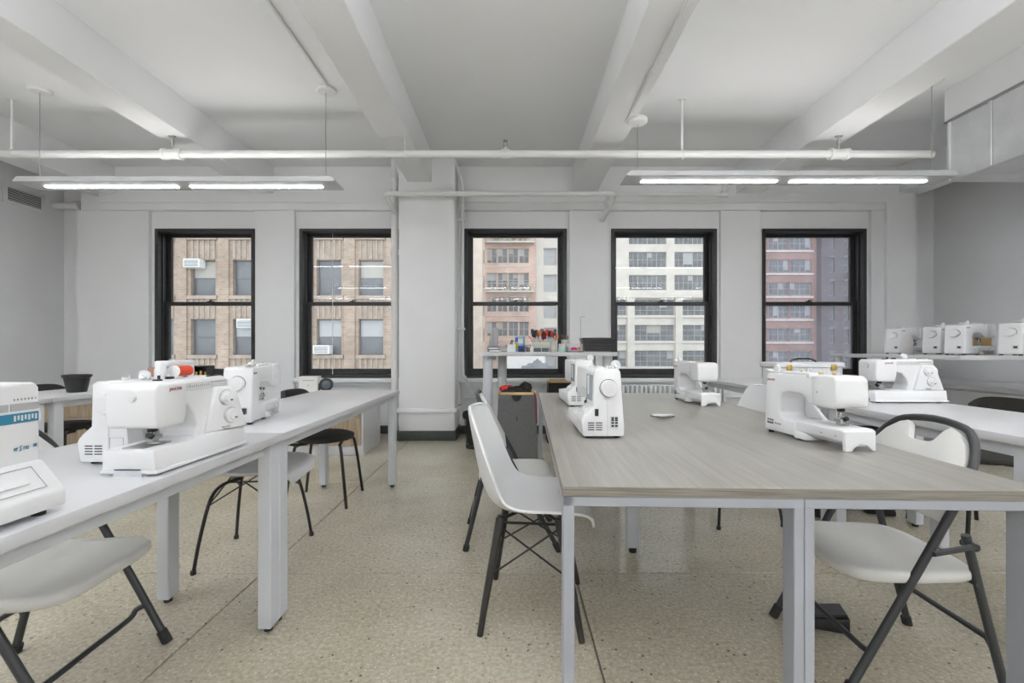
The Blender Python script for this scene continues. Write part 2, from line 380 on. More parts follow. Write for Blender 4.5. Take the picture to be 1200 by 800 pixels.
# windows: black deep frames with double-hung sashes
def ring(g_, x0, x1, z0, z1, y0, y1, sl, sr, sb, st, bev=.004):
    g_.box(x0, x0 + sl, y0, y1, z0, z1, bev, 1).box(x1 - sr, x1, y0, y1, z0, z1, bev, 1)
    g_.box(x0 + sl - .002, x1 - sr + .002, y0, y1, z0, z0 + sb, bev, 1).box(x0 + sl - .002, x1 - sr + .002, y0, y1, z1 - st, z1, bev, 1); return g_
for n, (a, b) in enumerate(WIN):
    f = ring(G(), a, b, WZ0, WZ1, 5.885, 6.12, .045, .045, .04, .04)
    f.box(a + .04, a + .06, 5.95, 5.975, WZ0 + .04, WZ1 - .04).box(b - .06, b - .04, 5.95, 5.975, WZ0 + .04, WZ1 - .04)   # parting stops
    wo = struct(f.build('window_%d' % (n + 1), 'black_frame'))
    x0, x1, zm = a + .045, b - .045, 1.66
    us = ring(G(), x0, x1, zm - .02, WZ1 - .04, 6.045, 6.085, .055, .055, .045, .035).build('upper_sash', 'black_frame', wo)
    gl = 'dirty_glass' if n == 4 else 'window_glass'
    G().box(x0 + .05, x1 - .05, 6.062, 6.067, zm + .02, WZ1 - .07).build('pane', gl, us, smooth=False)
    ls = ring(G(), x0, x1, WZ0 + .04, zm + .025, 5.995, 6.035, .06, .06, .075, .05).build('lower_sash', 'black_frame', wo)
    G().box(x0 + .05, x1 - .05, 6.012, 6.017, WZ0 + .10, zm - .02).build('pane', gl, ls, smooth=False)
    xm = (a + b) / 2
    G().box(xm - .035, xm + .035, 5.985, 6.03, zm + .025, zm + .035, .003).cyl((xm, 6.005, zm + .035), (xm, 6.005, zm + .05), .012).box(xm, xm + .05, 5.998, 6.012, zm + .042, zm + .052, .003).build('sash_lock', 'black_metal', ls)
# a loose window chain / blind cord beside the second pane
tag(G().cyl((-2.32, 5.96, 2.57), (-2.32, 5.96, .78), .0035, n=6).cyl((-2.32, 5.96, .78), (-2.32, 5.96, .74), .008, .005, n=8).build('blind_cord', 'paper'), 'thin white cord hanging in front of the window beside the column', 'cord')

# vent grille on the left wall
v = thing('air_vent', 'white wall vent grille with dark horizontal slats', 'vent', (XL + .001, 5.60, 2.90))
G().box(0, .012, -.24, .24, -.115, .115, .004).build('frame', 'wall_paint', v)
G().box(.012, .014, -.19, .19, -.075, .075).build('backing', 'dark_slot', v, smooth=False)
for k in range(7):
    G().box(.012, .02, -.19, .19, -.068 + k * .0215, -.06 + k * .0215, .002, 1).build('slat', 'wall_paint', v)

# =================================================================== SERVICES AT THE CEILING
# sprinkler main
PY, PZ, PR = 4.23, 2.86, .034
sp = thing('sprinkler_pipe', 'thick white horizontal sprinkler pipe hung under the beams', 'pipe', (0, PY, PZ))
G().cyl((XL + .01, 0, 0), (3.86, 0, 0), PR, n=20).build('pipe', 'pipe_paint', sp)
for x in (-3.12, 3.0):
    G().cyl((x - .07, 0, 0), (x + .07, 0, 0), PR + .012, n=20).cyl((x - .085, 0, 0), (x - .055, 0, 0), PR + .018, n=20).cyl((x + .055, 0, 0), (x + .085, 0, 0), PR + .018, n=20).build('coupling', 'pipe_paint', sp)
    G().cyl((x, 0, PR), (x, 0, 3.03 - PZ), .008, n=8).cyl((x, 0, .09), (x, 0, .13), .016, n=10).box(x - .03, x + .03, -.012, .012, 3.02 - PZ, 3.03 - PZ).build('hanger', 'steel_plate', sp)
G().cyl((-.10, 0, 0), (-.02, 0, 0), PR + .012, n=20).cyl((-.06, 0, 0), (-.06, 0, .055), .022, n=14).build('coupling', 'pipe_paint', sp)
def head(x, parent):
    return G().cyl((x, 0, .05), (x, 0, .075), .012, n=10).tube([(x - .014, 0, .075), (x - .018, 0, .095), (x - .01, 0, .115), (x, 0, .12), (x + .01, 0, .115), (x + .018, 0, .095), (x + .014, 0, .075)], .004, 6).cyl((x, 0, .12), (x, 0, .126), .022, n=12).build('sprinkler_head', 'steel_plate', parent)
head(-.06, sp)
for x in (-4.59, 1.56):
    G().cyl((x, 0, PR), (x, 0, ZC - PZ), .011, n=8).cyl((x, 0, ZC - PZ - .008), (x, 0, ZC - PZ), .035, n=14).tube([(x + .0, .0, PR + .05)] + [(x + .012, (PR + .006) * math.sin(R(t)), (PR + .006) * math.cos(R(t))) for t in range(0, 361, 24)], .006, 6).build('hanger', 'pipe_paint', sp)
x = -.98
G().cyl((x, 0, PR), (x, 0, 3.03 - PZ), .008, n=8).tube([(x, (PR + .006) * math.sin(R(t)), (PR + .006) * math.cos(R(t))) for t in range(0, 361, 24)], .006, 6).build('hanger', 'pipe_paint', sp)
# heating pipe in front of the column
hp = thing('heating_pipe', 'white horizontal pipe crossing in front of the column near the ceiling', 'pipe', (0, 5.22, 2.83))
G().cyl((-1.39, 0, 0), (1.10, 0, 0), .028, n=16).build('pipe', 'pipe_paint', hp)
G().tube(smooth_path([(-1.36, 0, 0), (-1.41, 0, 0), (-1.43, .03, -.01), (-1.42, .12, -.06), (-1.385, .3, -.14)], 5), .032, 14).build('elbow', 'pipe_paint', hp)
G().tube(smooth_path([(1.06, 0, 0), (1.12, .0, 0), (1.15, .05, -.005), (1.14, .2, -.07), (1.13, .57, -.13)], 5), .036, 14).cyl((1.12, .1, -.04), (1.12, .16, -.06), .046, n=16).build('elbow', 'pipe_paint', hp)
br = G().tube(smooth_path([(1.14, .05, .0), (1.2, .2, .06), (1.3, .22, .07), (2.5, .22, .07)], 5), .026, 14)
br.cyl((2.46, .22, .07), (2.54, .22, .07), .036, n=16).cyl((2.5, .22, .07), (2.5, .22, .30), .022, n=12); br.build('branch', 'pipe_paint', hp)
G().cyl((2.5, .22, .30), (2.5, .22, .34), .03, n=10).build('cap', 'dark_slot', hp)
# riser left of the column and conduits on its right
rs = thing('riser_pipe', 'tall white vertical pipe standing along the column beside the window', 'pipe', (-1.405, 5.52, 0))
G().cyl((0, 0, 0), (0, 0, 3.35), .042, n=18).build('pipe', 'pipe_paint', rs)
for z in (3.1, 2.72, 2.2): G().cyl((0, 0, z), (0, 0, z + .06), .052, n=18).build('collar', 'pipe_paint', rs)
G().tube(smooth_path([(.02, -.16, 3.3), (.06, -.14, 3.2), (.088, -.05, 3.0), (.09, -.03, 2.8), (.09, -.03, .38)], 5), .013, 10).build('side_conduit', 'pipe_paint', rs)
cd = thing('conduit', 'slim white electrical conduit running down beside the column and bending at floor', 'conduit', (-.60, 5.60, 0))
G().tube(smooth_path([(-.1, -.1, 3.33), (-.04, -.06, 3.2), (.0, 0, 3.0), (.0, 0, 2.7), (.0, 0, .95), (.03, .02, .72), (.12, .1, .55), (.2, .18, .5)], 6), .02, 12).build('pipe', 'pipe_paint', cd)
G().tube(smooth_path([(-.13, -.02, 3.33), (-.075, .0, 3.2), (-.055, .03, 3.0), (-.055, .03, .4)], 6), .012, 10).build('thin_pipe', 'pipe_paint', cd)
for z in (2.62, 1.3): G().box(-.075, .03, -.02, .03, z, z + .03, .004).build('clamp', 'pipe_paint', cd)
# ceiling conduits
tag(G().cyl((-1.6, -3, ZC - .012), (-1.6, 4.0, ZC - .012), .012, n=10).build('ceiling_conduit', 'pipe_paint'), 'white conduit on the ceiling leading to the lamp nearer the air vent wall', 'conduit')
tag(G().cyl((.98, -3, 3.018), (.98, 3.95, 3.018), .012, n=10).cyl((.98, 2.2, 3.018), (.98, 2.26, 3.018), .017, n=10).cyl((.98, 3.2, 3.018), (.98, 3.26, 3.018), .017, n=10).build('ceiling_conduit', 'pipe_paint'), 'white conduit under the beam leading to the lamp beside the duct', 'conduit')
# pipe stub in the left corner
tag(G().cyl((XL, 5.98, 2.93), (-5.62, 5.98, 2.93), .045, n=14).cyl((-5.68, 5.98, 2.93), (-5.60, 5.98, 2.93), .055, n=14).build('pipe_stub', 'pipe_paint'), 'short white capped pipe stub in the corner beside the vent', 'pipe')

# linear pendants
def pendant(label, x0, x1, yc, zl, za, zb, group, sfx=''):
    L = x1 - x0
    p = thing('pendant_light', label, 'lamp', ((x0 + x1) / 2, yc, zl), 0, group)
    h = L / 2
    G().prism([(-h, 0), (h, 0), (h + .0, .012), (h - .03, .045), (-h + .03, .045), (-h, .012)], 'y', -.115, .115, .003, 1).build('body', 'lamp_body', p)
    for s in (-1, 1):
        a, b = sorted((s * .06, s * (h - .16)))
        G().box(a, b, .0, .04, -.006, .001).build('light_strip', 'lamp_down' + sfx, p, smooth=False)
    G().box(-h + .1, h - .1, -.07, .07, .0455, .052).build('uplight_strip', 'lamp_up' + sfx, p, smooth=False)
    for sx, zt in ((-h + .12, za), (h - .12, zb)):
        G().cyl((sx, 0, .04), (sx, 0, zt - zl - .01), .0035, n=6).build('cable', 'steel_plate', p)
        G().lathe([(0, -.035), (.07, -.035), (.085, -.022), (.085, 0), (0, 0)], (sx, 0, zt - zl), 24).build('ceiling_canopy', 'pipe_paint', p)
    return p
GP = 'linear pendant lamps'
pendant('long white linear pendant lamp hung nearer the air vent wall', -4.28, -1.52, 4.06, 2.51, ZC, ZC, GP)
pendant('long white linear pendant lamp ending beside the metal duct', .95, 3.70, 3.93, 2.51, 3.03, ZC, GP)
for yc in (1.2, -1.2, -3.4):  # unseen pendants added to brighten the room from outside the view
    pendant('long white linear pendant lamp added out of view as fill light', -4.28, -1.52, yc, 2.51, ZC, ZC, GP, '_rear')
    pendant('long white linear pendant lamp added out of view as fill light', -.82, .65, yc, 2.51, ZC, ZC, GP, '_rear')
    pendant('long white linear pendant lamp added out of view as fill light', -5.75, -4.55, yc, 2.51, ZC, ZC, GP, '_rear')
    pendant('long white linear pendant lamp added out of view as fill light', 4.15, 5.35, yc, 2.51, ZC, ZC, GP, '_rear')
    pendant('long white linear pendant lamp added out of view as fill light', .95, 3.70, yc, 2.51, 3.03, ZC, GP, '_rear')

# metal duct along the right side
d = thing('air_duct', 'large galvanised sheet metal duct under the ceiling', 'duct', (3.87, 0, 0))
G().box(0, .85, 1.6, 4.08, 2.55, 3.085, .004, 1).build('body', 'galvanised', d, smooth=False)
G().box(-.012, .85, 1.6, 4.11, 3.085, ZC).build('upper_shaft', 'ceiling_paint', d, smooth=False)
for y in (4.07, 3.72, 3.05, 2.3, 1.62): G().box(-.016, .0, y - .014, y + .014, 2.55, 3.085, .004, 1).build('seam', 'galvanised', d)
G().box(-.03, .0, 1.6, 4.10, 3.075, 3.09).build('hanger_rail', 'steel_plate', d, smooth=False)

# radiator under the fourth window
r = thing('radiator', 'white finned radiator under the window behind the oak table', 'radiator', (1.95, 5.64, 0))
for k in range(23):
    x = -.62 + k * .056
    G().box(x, x + .036, -.07, .07, .08, .63, .014, 2).build('fin', 'radiator_paint', r)
G().cyl((-.66, 0, .12), (.68, 0, .12), .022, n=12).build('pipe', 'radiator_paint', r)
for x in (-.55, .55): G().box(x - .02, x + .02, -.06, .06, 0, .09, .004).build('foot', 'radiator_paint', r)

# =================================================================== OUTSIDE THE WINDOWS
struct(G().box(-90, 110, 8, 120, -18.2, -18).build('trim_1', 'asphalt', smooth=False))['label'] = 'street below the windows'
def facade(name, label, x0, x1, z0, z1, Y, depth, cols, rows, wallm, frame, panes=(2, 2), glassm='far_glass', rec=.25, side=None, blinds=0.0, mask=None, fill=None):
    """cols: x-intervals of the openings, rows: z-intervals. Wall built around real openings."""
    b = thing(name, label, 'building', ((x0 + x1) / 2, Y, z0))
    ox, oy, oz = b.location
    wl = G()
    cols = sorted(cols); rows = sorted(rows)
    e = x0
    for c0, c1 in cols: wl.box(e - ox, c0 - ox, 0, .6, 0, z1 - oz); e = c1
    wl.box(e - ox, x1 - ox, 0, .6, 0, z1 - oz)
    for c0, c1 in cols:
        e = z0
        for r0, r1 in rows: wl.box(c0 - ox, c1 - ox, 0, .6, e - oz, r0 - oz); e = r1
        wl.box(c0 - ox, c1 - ox, 0, .6, e - oz, z1 - oz)
    wl.box(x0 - ox, x1 - ox, .6, depth, 0, z1 - oz)
    wl.build('wall', wallm, b, smooth=False)
    cache = {}
    for c0, c1 in cols:
        for r0, r1 in rows:
            w_, h_ = round(c1 - c0, 2), round(r1 - r0, 2); key = (w_, h_)
            if key not in cache:
                f = G(); t = .07
                f.box(-w_ / 2, -w_ / 2 + t, 0, .1, 0, h_).box(w_ / 2 - t, w_ / 2, 0, .1, 0, h_).box(-w_ / 2, w_ / 2, 0, .1, 0, t).box(-w_ / 2, w_ / 2, 0, .1, h_ - t, h_)
                nx, nz = panes
                for k in range(1, nx): xx = -w_ / 2 + w_ * k / nx; tt = t * (.9 if (nx < 4 or k % 2 == 0) else .5); f.box(xx - tt / 2, xx + tt / 2, .01, .09, 0, h_)
                for k in range(1, nz): zz = h_ * k / nz; f.box(-w_ / 2, w_ / 2, .01, .09, zz - t / 3, zz + t / 3)
                fo = f.build('window', frame, b, smooth=False)
                po = G().box(-w_ / 2, w_ / 2, .05, .07, 0, h_).build('glazing', glassm, fo, smooth=False)
                cache[key] = (fo, po); first = True
            else: first = False
            fo, po = cache[key]
            if first: o = fo
            else:
                o = fo.copy(); C.objects.link(o); p = po.copy(); C.objects.link(p); p.parent = o
            o.location = ((c0 + c1) / 2 - ox, rec, r0 - oz)
            if random.random() < blinds:
                nx = panes[0]; k = random.randrange(nx); hh = h_ * random.choice((.35, .5, .5, .8)); ww = w_ / nx
                G().box(-w_ / 2 + k * ww + .05, -w_ / 2 + (k + random.choice((1, 1, 2)) * 1) * ww - .05 if k + 2 <= nx else w_ / 2 - .05, .035, .05, h_ - hh, h_ - .05).build('blind', random.choice(('far_blind', 'far_blind', 'far_lit')), o, smooth=False)
    return b
# tan brick block straight across the street
cs = [(-19.44 + 2.64 * k - .78, -19.44 + 2.64 * k + .78) for k in range(-2, 5)]
rows = [(-3.05 + 3.72 * k - .0, -.80 + 3.72 * k) for k in range(-2, 5)]
rows = [(r0, r1) for r0, r1 in rows]
tb = facade('brick_building', 'tan brick office block with single tall windows across the street', -27.5, -6.9, -14, 18, 29, 8, cs, rows, 'tan_brick', 'far_frame_dark', (1, 2), blinds=.55)
ox, oy, oz = tb.location
for c0, c1 in cs:
    for r0, r1 in rows:
        G().box(c0 - ox - .15, c1 - ox + .15, -.16, .3, r0 - oz - .22, r0 - oz).build('window_ledge', 'tan_stone', tb, smooth=False)
    for r0, r1 in rows:
        s = G(); s.box(c0 - ox - .05, c1 - ox + .05, -.1, .02, r1 - oz + 1.25, r1 - oz + 1.4)
        for k in range(5): xx = c0 - ox + .05 + k * .34; s.box(xx, xx + .14, -.06, .02, r1 - oz + .05, r1 - oz + 1.25)
        s.build('spandrel_panel', 'tan_stone', tb, smooth=False)
    c = (c1 + 1.08)
for k in range(-2, 6):
    xx = -19.44 + 2.64 * (k - .5) - ox
    G().box(xx - .34, xx + .34, -.12, .02, 0, 32).build('brick_pilaster', 'tan_brick', tb, smooth=False)
def ac(label, x, z):
    a = thing('air_conditioner', label, 'air conditioner', (x, 28.55, z), 0, 'window air conditioners across the street')
    G().box(-.5, .5, 0, .65, 0, .55, .03, 1).build('casing', 'white_plastic', a)
    G().box(-.43, .43, -.01, .02, .06, .49).build('grille', 'far_glass', a, smooth=False)
    for k in range(6): G().box(-.43, .43, -.02, .0, .09 + k * .07, .115 + k * .07).build('louvre', 'white_plastic', a, smooth=False)
ac('white air conditioner poking from the open upper tan brick window', -19.9, 6.1)
ac('white air conditioner in the tan brick window above the sewing machines', -16.6, 2.35)
ac('white air conditioner low in the tan brick window beyond the blind cord', -11.85, .72)

# orange brick apartments with balconies (seen through the middle window)
Y3 = 65; k3 = Y3 / 540
def zz(y): return 1.08 + (408 - y) * k3
def xx_(p): return (p - 600) * k3
def zy(y, Y): return 1.08 + (408 - y) * Y / 540
def xy(p, Y): return (p - 600) * Y / 540
rows = [(zz(308 + 28.6 * k), zz(291 + 28.6 * k)) for k in range(-5, 7)]
cs = [(xx_(570.5 + 12.6 * k), xx_(570.5 + 12.6 * k + 11.4)) for k in range(4)]
ob = facade('apartment_building', 'orange brick apartment block with small balconies and paired windows', xx_(566), xx_(628), -17, 34, Y3, 10, cs, rows, 'orange_brick', 'far_frame', (2, 2), blinds=.8)
ox, oy, oz = ob.location
for k in (-1, 1, 5):
    z = zz(313 + 28.6 * k) - oz
    bl = G().box(xx_(570) - ox, xx_(626) - ox, -1.2, 0, z - .2, z).build('balcony', 'pale_render', ob, smooth=False)
    rl = G().box(xx_(570) - ox, xx_(626) - ox, -1.2, -1.14, z + 1.0, z + 1.06)
    for j in range(34): x = xx_(570) - ox + j * .2; rl.box(x, x + .035, -1.19, -1.15, z, z + 1.02)
    rl.build('railing', 'far_frame', bl, smooth=False)
    for j in range(9):
        x = xx_(572) - ox + j * .7 + random.uniform(-.2, .2); h = random.uniform(.4, 1.1)
        G().box(x, x + random.uniform(.2, .5), -.9, -.4, z, z + h, .05, 1).build('balcony_item', random.choice(('green', 'brown', 'far_frame', 'grey_stone')), bl)
for k in range(-5, 7):
    z = zz(311.5 + 28.6 * k) - oz
    G().box(xx_(568.5) - ox, xx_(622) - ox, -.1, .3, z - .15, z).build('sill_band', 'cream_stone', ob, smooth=False)
# its side wing turned to the street, sunlight put into the brick colour
sw = thing('apartment_wing', 'narrow side wing of orange brick, coloured as if sunlit, projecting beside the balconies', 'building', (xx_(560), 58, -17))
G().box(-14, 1.06, 0, 5.7, 0, 51).build('wall', 'sunlit_brick', sw, smooth=False)
for k in range(-3, 7):
    z = zz(300 + 28.6 * k) + 17
    G().box(1.0, 1.09, 2.4, 4.2, z - 1.8, z).build('window', 'far_glass', sw, smooth=False)
# pale building to its right
rows = [(zz(308 + 32 * k), zz(287 + 32 * k)) for k in range(-4, 7)]
pb = facade('pale_building', 'pale rendered building with wide grey windows behind the orange brick', xx_(629), xx_(681), -17, 36, 67, 10, [(xx_(638), xx_(654)), (xx_(662), xx_(676))], rows, 'pale_render', 'far_frame', (1, 2), 'far_blind')
# cream stone loft building (fourth window)
Y4 = 65
rowsU = [(zy(313 + 27 * k, 67), zy(295 + 27 * k, 67)) for k in range(-5, 2)]
b4 = facade('loft_building', 'cream stone loft building upper storeys with broad gridded windows', xx_(683), xx_(873), zz(346.5) + .005, 34, Y4 + 2, 10, [(xy(737 + 53.5 * k, 67), xy(737 + 53.5 * k + 44, 67)) for k in range(0, 2)], rowsU, 'cream_stone', 'far_frame', (8, 2), blinds=.9)
rowsL = [(zz(399.5 + 30 * k), zz(380.5 + 30 * k)) for k in range(-1, 5)]
b5 = facade('industrial_building', 'cream stone lower block with heavy piers and gridded industrial windows', xx_(683), xx_(884), -17, zz(346.5), Y4, 12, [(xx_(743 + 56 * k), xx_(743 + 56 * k + 47)) for k in range(-1, 2)], rowsL, 'cream_stone', 'far_frame', (6, 3), blinds=.9)
ox, oy, oz = b5.location
G().box(xx_(683) - ox, xx_(884) - ox, -.4, .3, zz(346.5) - oz - .3, zz(346.5) - oz).build('cornice', 'cream_stone', b5, smooth=False)
for k in range(-1, 5):
    z = zz(399.5 + 30 * k) - oz
    G().box(xx_(683) - ox, xx_(884) - ox, -.18, .2, z - .3, z).build('sill_band', 'pale_render', b5, smooth=False)
for k in range(-1, 3):
    x = xx_(739 + 56 * k) - ox
    G().box(x - .5, x + .5, -.3, .1, 0, zz(346.5) - oz - .3).build('pier', 'cream_stone', b5, smooth=False)
# red brick loft (fifth window) and the darker party wall beside it
rows = [(zz(319 + 26.8 * k), zz(304 + 26.8 * k)) for k in range(-5, 8)]
b6 = facade('red_brick_building', 'red brick loft building with ribbon windows and pale sills', xx_(886), xx_(957), -17, 36, Y4, 10, [(xx_(889), xx_(899.5)), (xx_(901), xx_(925)), (xx_(926), xx_(951))], rows, 'red_brick', 'far_frame', (4, 2), blinds=.9)
ox, oy, oz = b6.location
for k in range(-5, 8):
    z = zz(320.5 + 26.8 * k) - oz
    G().box(xx_(886) - ox, xx_(953) - ox, -.15, .2, z - .2, z + .05).build('sill_band', 'pale_render', b6, smooth=False)
rows = [(zz(320 + 27.5 * k), zz(303 + 27.5 * k)) for k in range(-5, 8)]
b7 = facade('party_wall_building', 'dark weathered brick party wall with small arched windows', xx_(957), xx_(1080), -17, 38, Y4 - 1, 12, [(xx_(966 + 17 * k), xx_(972 + 17 * k)) for k in range(0, 4)], rows, 'dusk_brick', 'far_frame', (1, 2))
ox, oy, oz = b7.location
for k in range(0, 4):
    for r0, r1 in rows:
        xm = xx_(969 + 17 * k) - ox
        G().prism([(xm + .42 * math.cos(R(t)), r1 - oz + .25 * math.sin(R(t))) for t in range(0, 181, 30)], 'y', -.08, .1).build('arch', 'grey_stone', b7, smooth=False)
# low neighbour with a stepped ornamental parapet
lo = thing('parapet_building', 'low grey building with a stepped ornamental gable parapet', 'building', (2.1, 38, -17))
G().box(-7.5, 3.6, 0, 8, 0, 16.0).build('wall', 'grey_stone', lo, smooth=False)
par = [(x_ if abs(x_) > 3 else x_ * .56, z_ if z_ < 16 else 16.42 + (z_ - 16.55) * .6) for x_, z_ in [(-7.5, 15.9), (-7.5, 16.55), (-2.4, 16.55), (-2.3, 16.9), (-1.6, 16.95), (-1.4, 17.25), (-.7, 17.3), (-.5, 17.6), (-.25, 17.65), (0, 17.95), (.25, 17.65), (.5, 17.6), (.7, 17.3), (1.4, 17.25), (1.6, 16.95), (2.3, 16.9), (2.4, 16.55), (3.6, 16.55), (3.6, 15.9)]]
G().prism(par, 'y', -.2, .3).build('gable', 'grey_stone', lo, smooth=False)
sh = thing('roof_shed', 'white rooftop shed behind the stepped gable', 'building', (1.0, 46, -17))
G().box(-1.5, 2.3, 0, 4, 0, 18.2).build('wall', 'paper', sh, smooth=False)
G().box(-1.7, 2.5, -.2, 4.2, 18.2, 18.45).build('roof', 'grey_stone', sh, smooth=False)

# =================================================================== TABLES
def desk(label, x0, x1, y0, y1, zt, legs, th=.03, legm='white_metal', topm='white_laminate', name='desk', rail=True, lw=(.05, .065)):
    cx, cy = (x0 + x1) / 2, (y0 + y1) / 2
    t = thing(name, label, 'table', (cx, cy, 0))
    G().box(x0 - cx, x1 - cx, y0 - cy, y1 - cy, zt - th, zt, .003, 2).build('tabletop', topm, t)
    for lx, ly in legs:
        lo = G().box(lx - cx - lw[0] / 2, lx - cx + lw[0] / 2, ly - cy - lw[1] / 2, ly - cy + lw[1] / 2, .02, zt - th, .003, 1).build('leg', legm, t)
        G().cyl((lx - cx, ly - cy, 0), (lx - cx, ly - cy, .02), .016, n=12).build('levelling_foot', 'rubber', lo)
    if rail:
        lx0, lx1 = min(l[0] for l in legs) - cx, max(l[0] for l in legs) - cx
        ly0, ly1 = min(l[1] for l in legs) - cy, max(l[1] for l in legs) - cy
        G().box(lx0 - .015, lx0 + .015, ly0, ly1, zt - th - .045, zt - th, .002, 1).box(lx1 - .02, lx1 + .0, ly0, ly1, zt - th - .045, zt - th, .002, 1).box(lx0, lx1, ly0 - .015, ly0 + .015, zt - th - .045, zt - th, .002, 1).box(lx0, lx1, ly1 - .015, ly1 + .015, zt - th - .045, zt - th, .002, 1).build('frame_rail', legm, t)
    return t
desk('white desk with a dial sewing machine and the blue-lettered machine on it', -1.52, -.89, -.05, 1.805, .75, [(-.935, 1.77), (-.935, .05), (-1.46, .05), (-1.46, .85)])
desk('white desk whose free end stands before the column', -1.52, -.89, 1.808, 3.65, .75, [(-.935, 1.838), (-1.47, 1.97), (-.935, 3.60), (-1.47, 3.60)])
desk('white desk under the black bucket', -3.65, -3.05, 3.06, 4.45, .75, [(-3.09, 3.12), (-3.6, 3.12), (-3.09, 4.38), (-3.6, 4.38)])
desk('white desk joined end to end with the desk under the black bucket', -3.65, -3.05, 1.35, 3.055, .75, [(-3.09, 2.99), (-3.6, 2.99), (-3.09, 1.42), (-3.6, 1.42)])
desk('white desk carrying the dial sewing machine below the machine shelf', 1.70, 2.345, .75, 2.72, .785, [(1.745, 2.47), (2.29, 2.47), (1.745, 1.55), (2.29, .85)], th=.032)
desk('white desk with the white carrying case by the last window', 1.87, 2.50, 2.725, 4.55, .785, [(1.92, 2.80), (2.45, 2.80), (1.92, 4.48), (2.45, 4.48)], th=.032)

# big grey oak table
WT = thing('work_table', 'large work table with grey oak laminate top and steel frame', 'table', (.725, 2.246, 0), -1.88)
hw, hl = .565, 1.165
G().box(-hw, hw, -hl, hl, .727, .75, .0015, 1).build('tabletop', 'oak_laminate', WT)
for ex0, ex1, ey0, ey1 in ((-hw - .0015, hw + .0015, -hl - .0015, -hl + .0005), (-hw - .0015, hw + .0015, hl - .0005, hl + .0015), (-hw - .0015, -hw + .0005, -hl, hl), (hw - .0005, hw + .0015, -hl, hl)):
    G().box(ex0, ex1, ey0, ey1, .7275, .7492).build('edge_band', 'oak_edge', WT, smooth=False)
fr = G()
fr.box(-hw, .0, -hl, -hl + .05, .703, .727, .002, 1).box(.001, hw, -hl, -hl + .05, .703, .727, .002, 1)
fr.box(-hw, hw, hl - .05, hl, .703, .727, .002, 1).box(-hw, -hw + .025, -hl, hl, .703, .727, .002, 1).box(hw - .025, hw, -hl, hl, .703, .727, .002, 1)
fr.build('frame', 'grey_metal', WT)
for x0, x1 in ((-hw, -hw + .027), (-.024, -.0005), (.0005, .024), (hw - .06, hw)):
    for y0, y1 in ((-hl, -hl + .05), (hl - .05, hl)):
        G().box(x0, x1, y0, y1, 0, .705, .002, 1).build('leg', 'grey_metal', WT)
lo = G().box(-.125, -.06, .17, .225, .03, .727, .003, 1).build('leg', 'white_metal', WT)
G().cyl((-.09, .2, 0), (-.09, .2, .03), .02, n=12).build('levelling_foot', 'rubber', lo)

# bar-height table at the middle window
BT = thing('bar_table', 'tall narrow white table in front of the middle window holding craft supplies', 'table', (.39, 4.97, 0))
G().box(-.72, .68, -.31, .31, 1.0, 1.042, .004, 2).build('tabletop', 'white_laminate', BT)
for x, y in ((-.64, -.2), (.60, -.2), (-.50, .2), (.50, .2)):
    if 1:
        G().lathe([(0, .02), (.05, .02), (.05, 1.0), (0, 1.0)], (x, y, 0), 24).build('leg', 'white_metal', BT)
        G().lathe([(0, 0), (.03, 0), (.03, .02), (0, .02)], (x, y, 0), 16).build('levelling_foot', 'rubber', BT)
# tall shelf table in the right corner carrying machines
SH = thing('shelf_table', 'tall white shelf table in the corner carrying four sewing machines', 'table', (4.07, 4.44, 0))
G().box(-.49, .50, -.76, .76, .985, 1.02, .004, 2).build('tabletop', 'white_laminate', SH)
for x, y in ((-.44, .68), (.45, .68), (.45, -.68)): G().lathe([(0, 0), (.035, 0), (.035, .985), (0, .985)], (x, y, 0), 20).build('leg', 'white_metal', SH)

# =================================================================== CABINETS
def cabinet(label, x0, x1):
    y0, y1, h = 4.63, 5.25, .58; cx = (x0 + x1) / 2
    c = thing('cabinet', label, 'cabinet', (cx, 4.94, 0), 0, 'low cabinets along the window wall')
    w_ = (x1 - x0) / 2
    G().box(-w_ + .001, w_ - .001, -.29, .31, 0, h, .003, 1).build('body', 'white_laminate', c)
    for z0, z1 in ((.10, .375), (.385, .55)):
        G().box(-w_ + .02, w_ - .02, -.31, -.29, z0, z1, .003, 1).build('drawer', 'wood_cabinet', c)
for i, lb in enumerate(('low white cabinet with wood drawers standing nearest the column', 'low white cabinet with wood drawers under the projector box', 'low white cabinet with wood drawers second from the bare corner', 'low white cabinet with wood drawers nearest the bare corner')):
    cabinet(lb, -1.5 - .85 * (i + 1), -1.5 - .85 * i)
for i, (y0, y1, lb) in enumerate(((4.0, 5.75, 'low white wall cabinet in the corner behind the tall shelf table'), (2.4, 3.98, 'low white wall cabinet with a bar handle drawer below the duct'))):
    c = thing('cabinet', lb, 'cabinet', (5.08, (y0 + y1) / 2, 0), 0, 'low cabinets along the plain wall'); h = (y1 - y0) / 2
    G().box(-.47, .48, -h, h, 0, .66, .003, 1).build('body', 'white_laminate', c)
    G().box(-.5, .48, -h, h, .66, .70, .004, 1).build('worktop', 'white_laminate', c)
    for k in range(2):
        a, b = -h + .01 + k * h, -h + h * (k + 1) - .01
        d_ = G().box(-.49, -.47, a, b, .36, .65, .003, 1).build('drawer', 'white_laminate', c)
        G().cyl((-.515, (a + b) / 2 - .12, .56), (-.515, (a + b) / 2 + .12, .56), .007, n=8).build('handle', 'white_metal', d_)
        G().box(-.49, -.47, a, b, .04, .35, .003, 1).build('drawer', 'white_laminate', c)

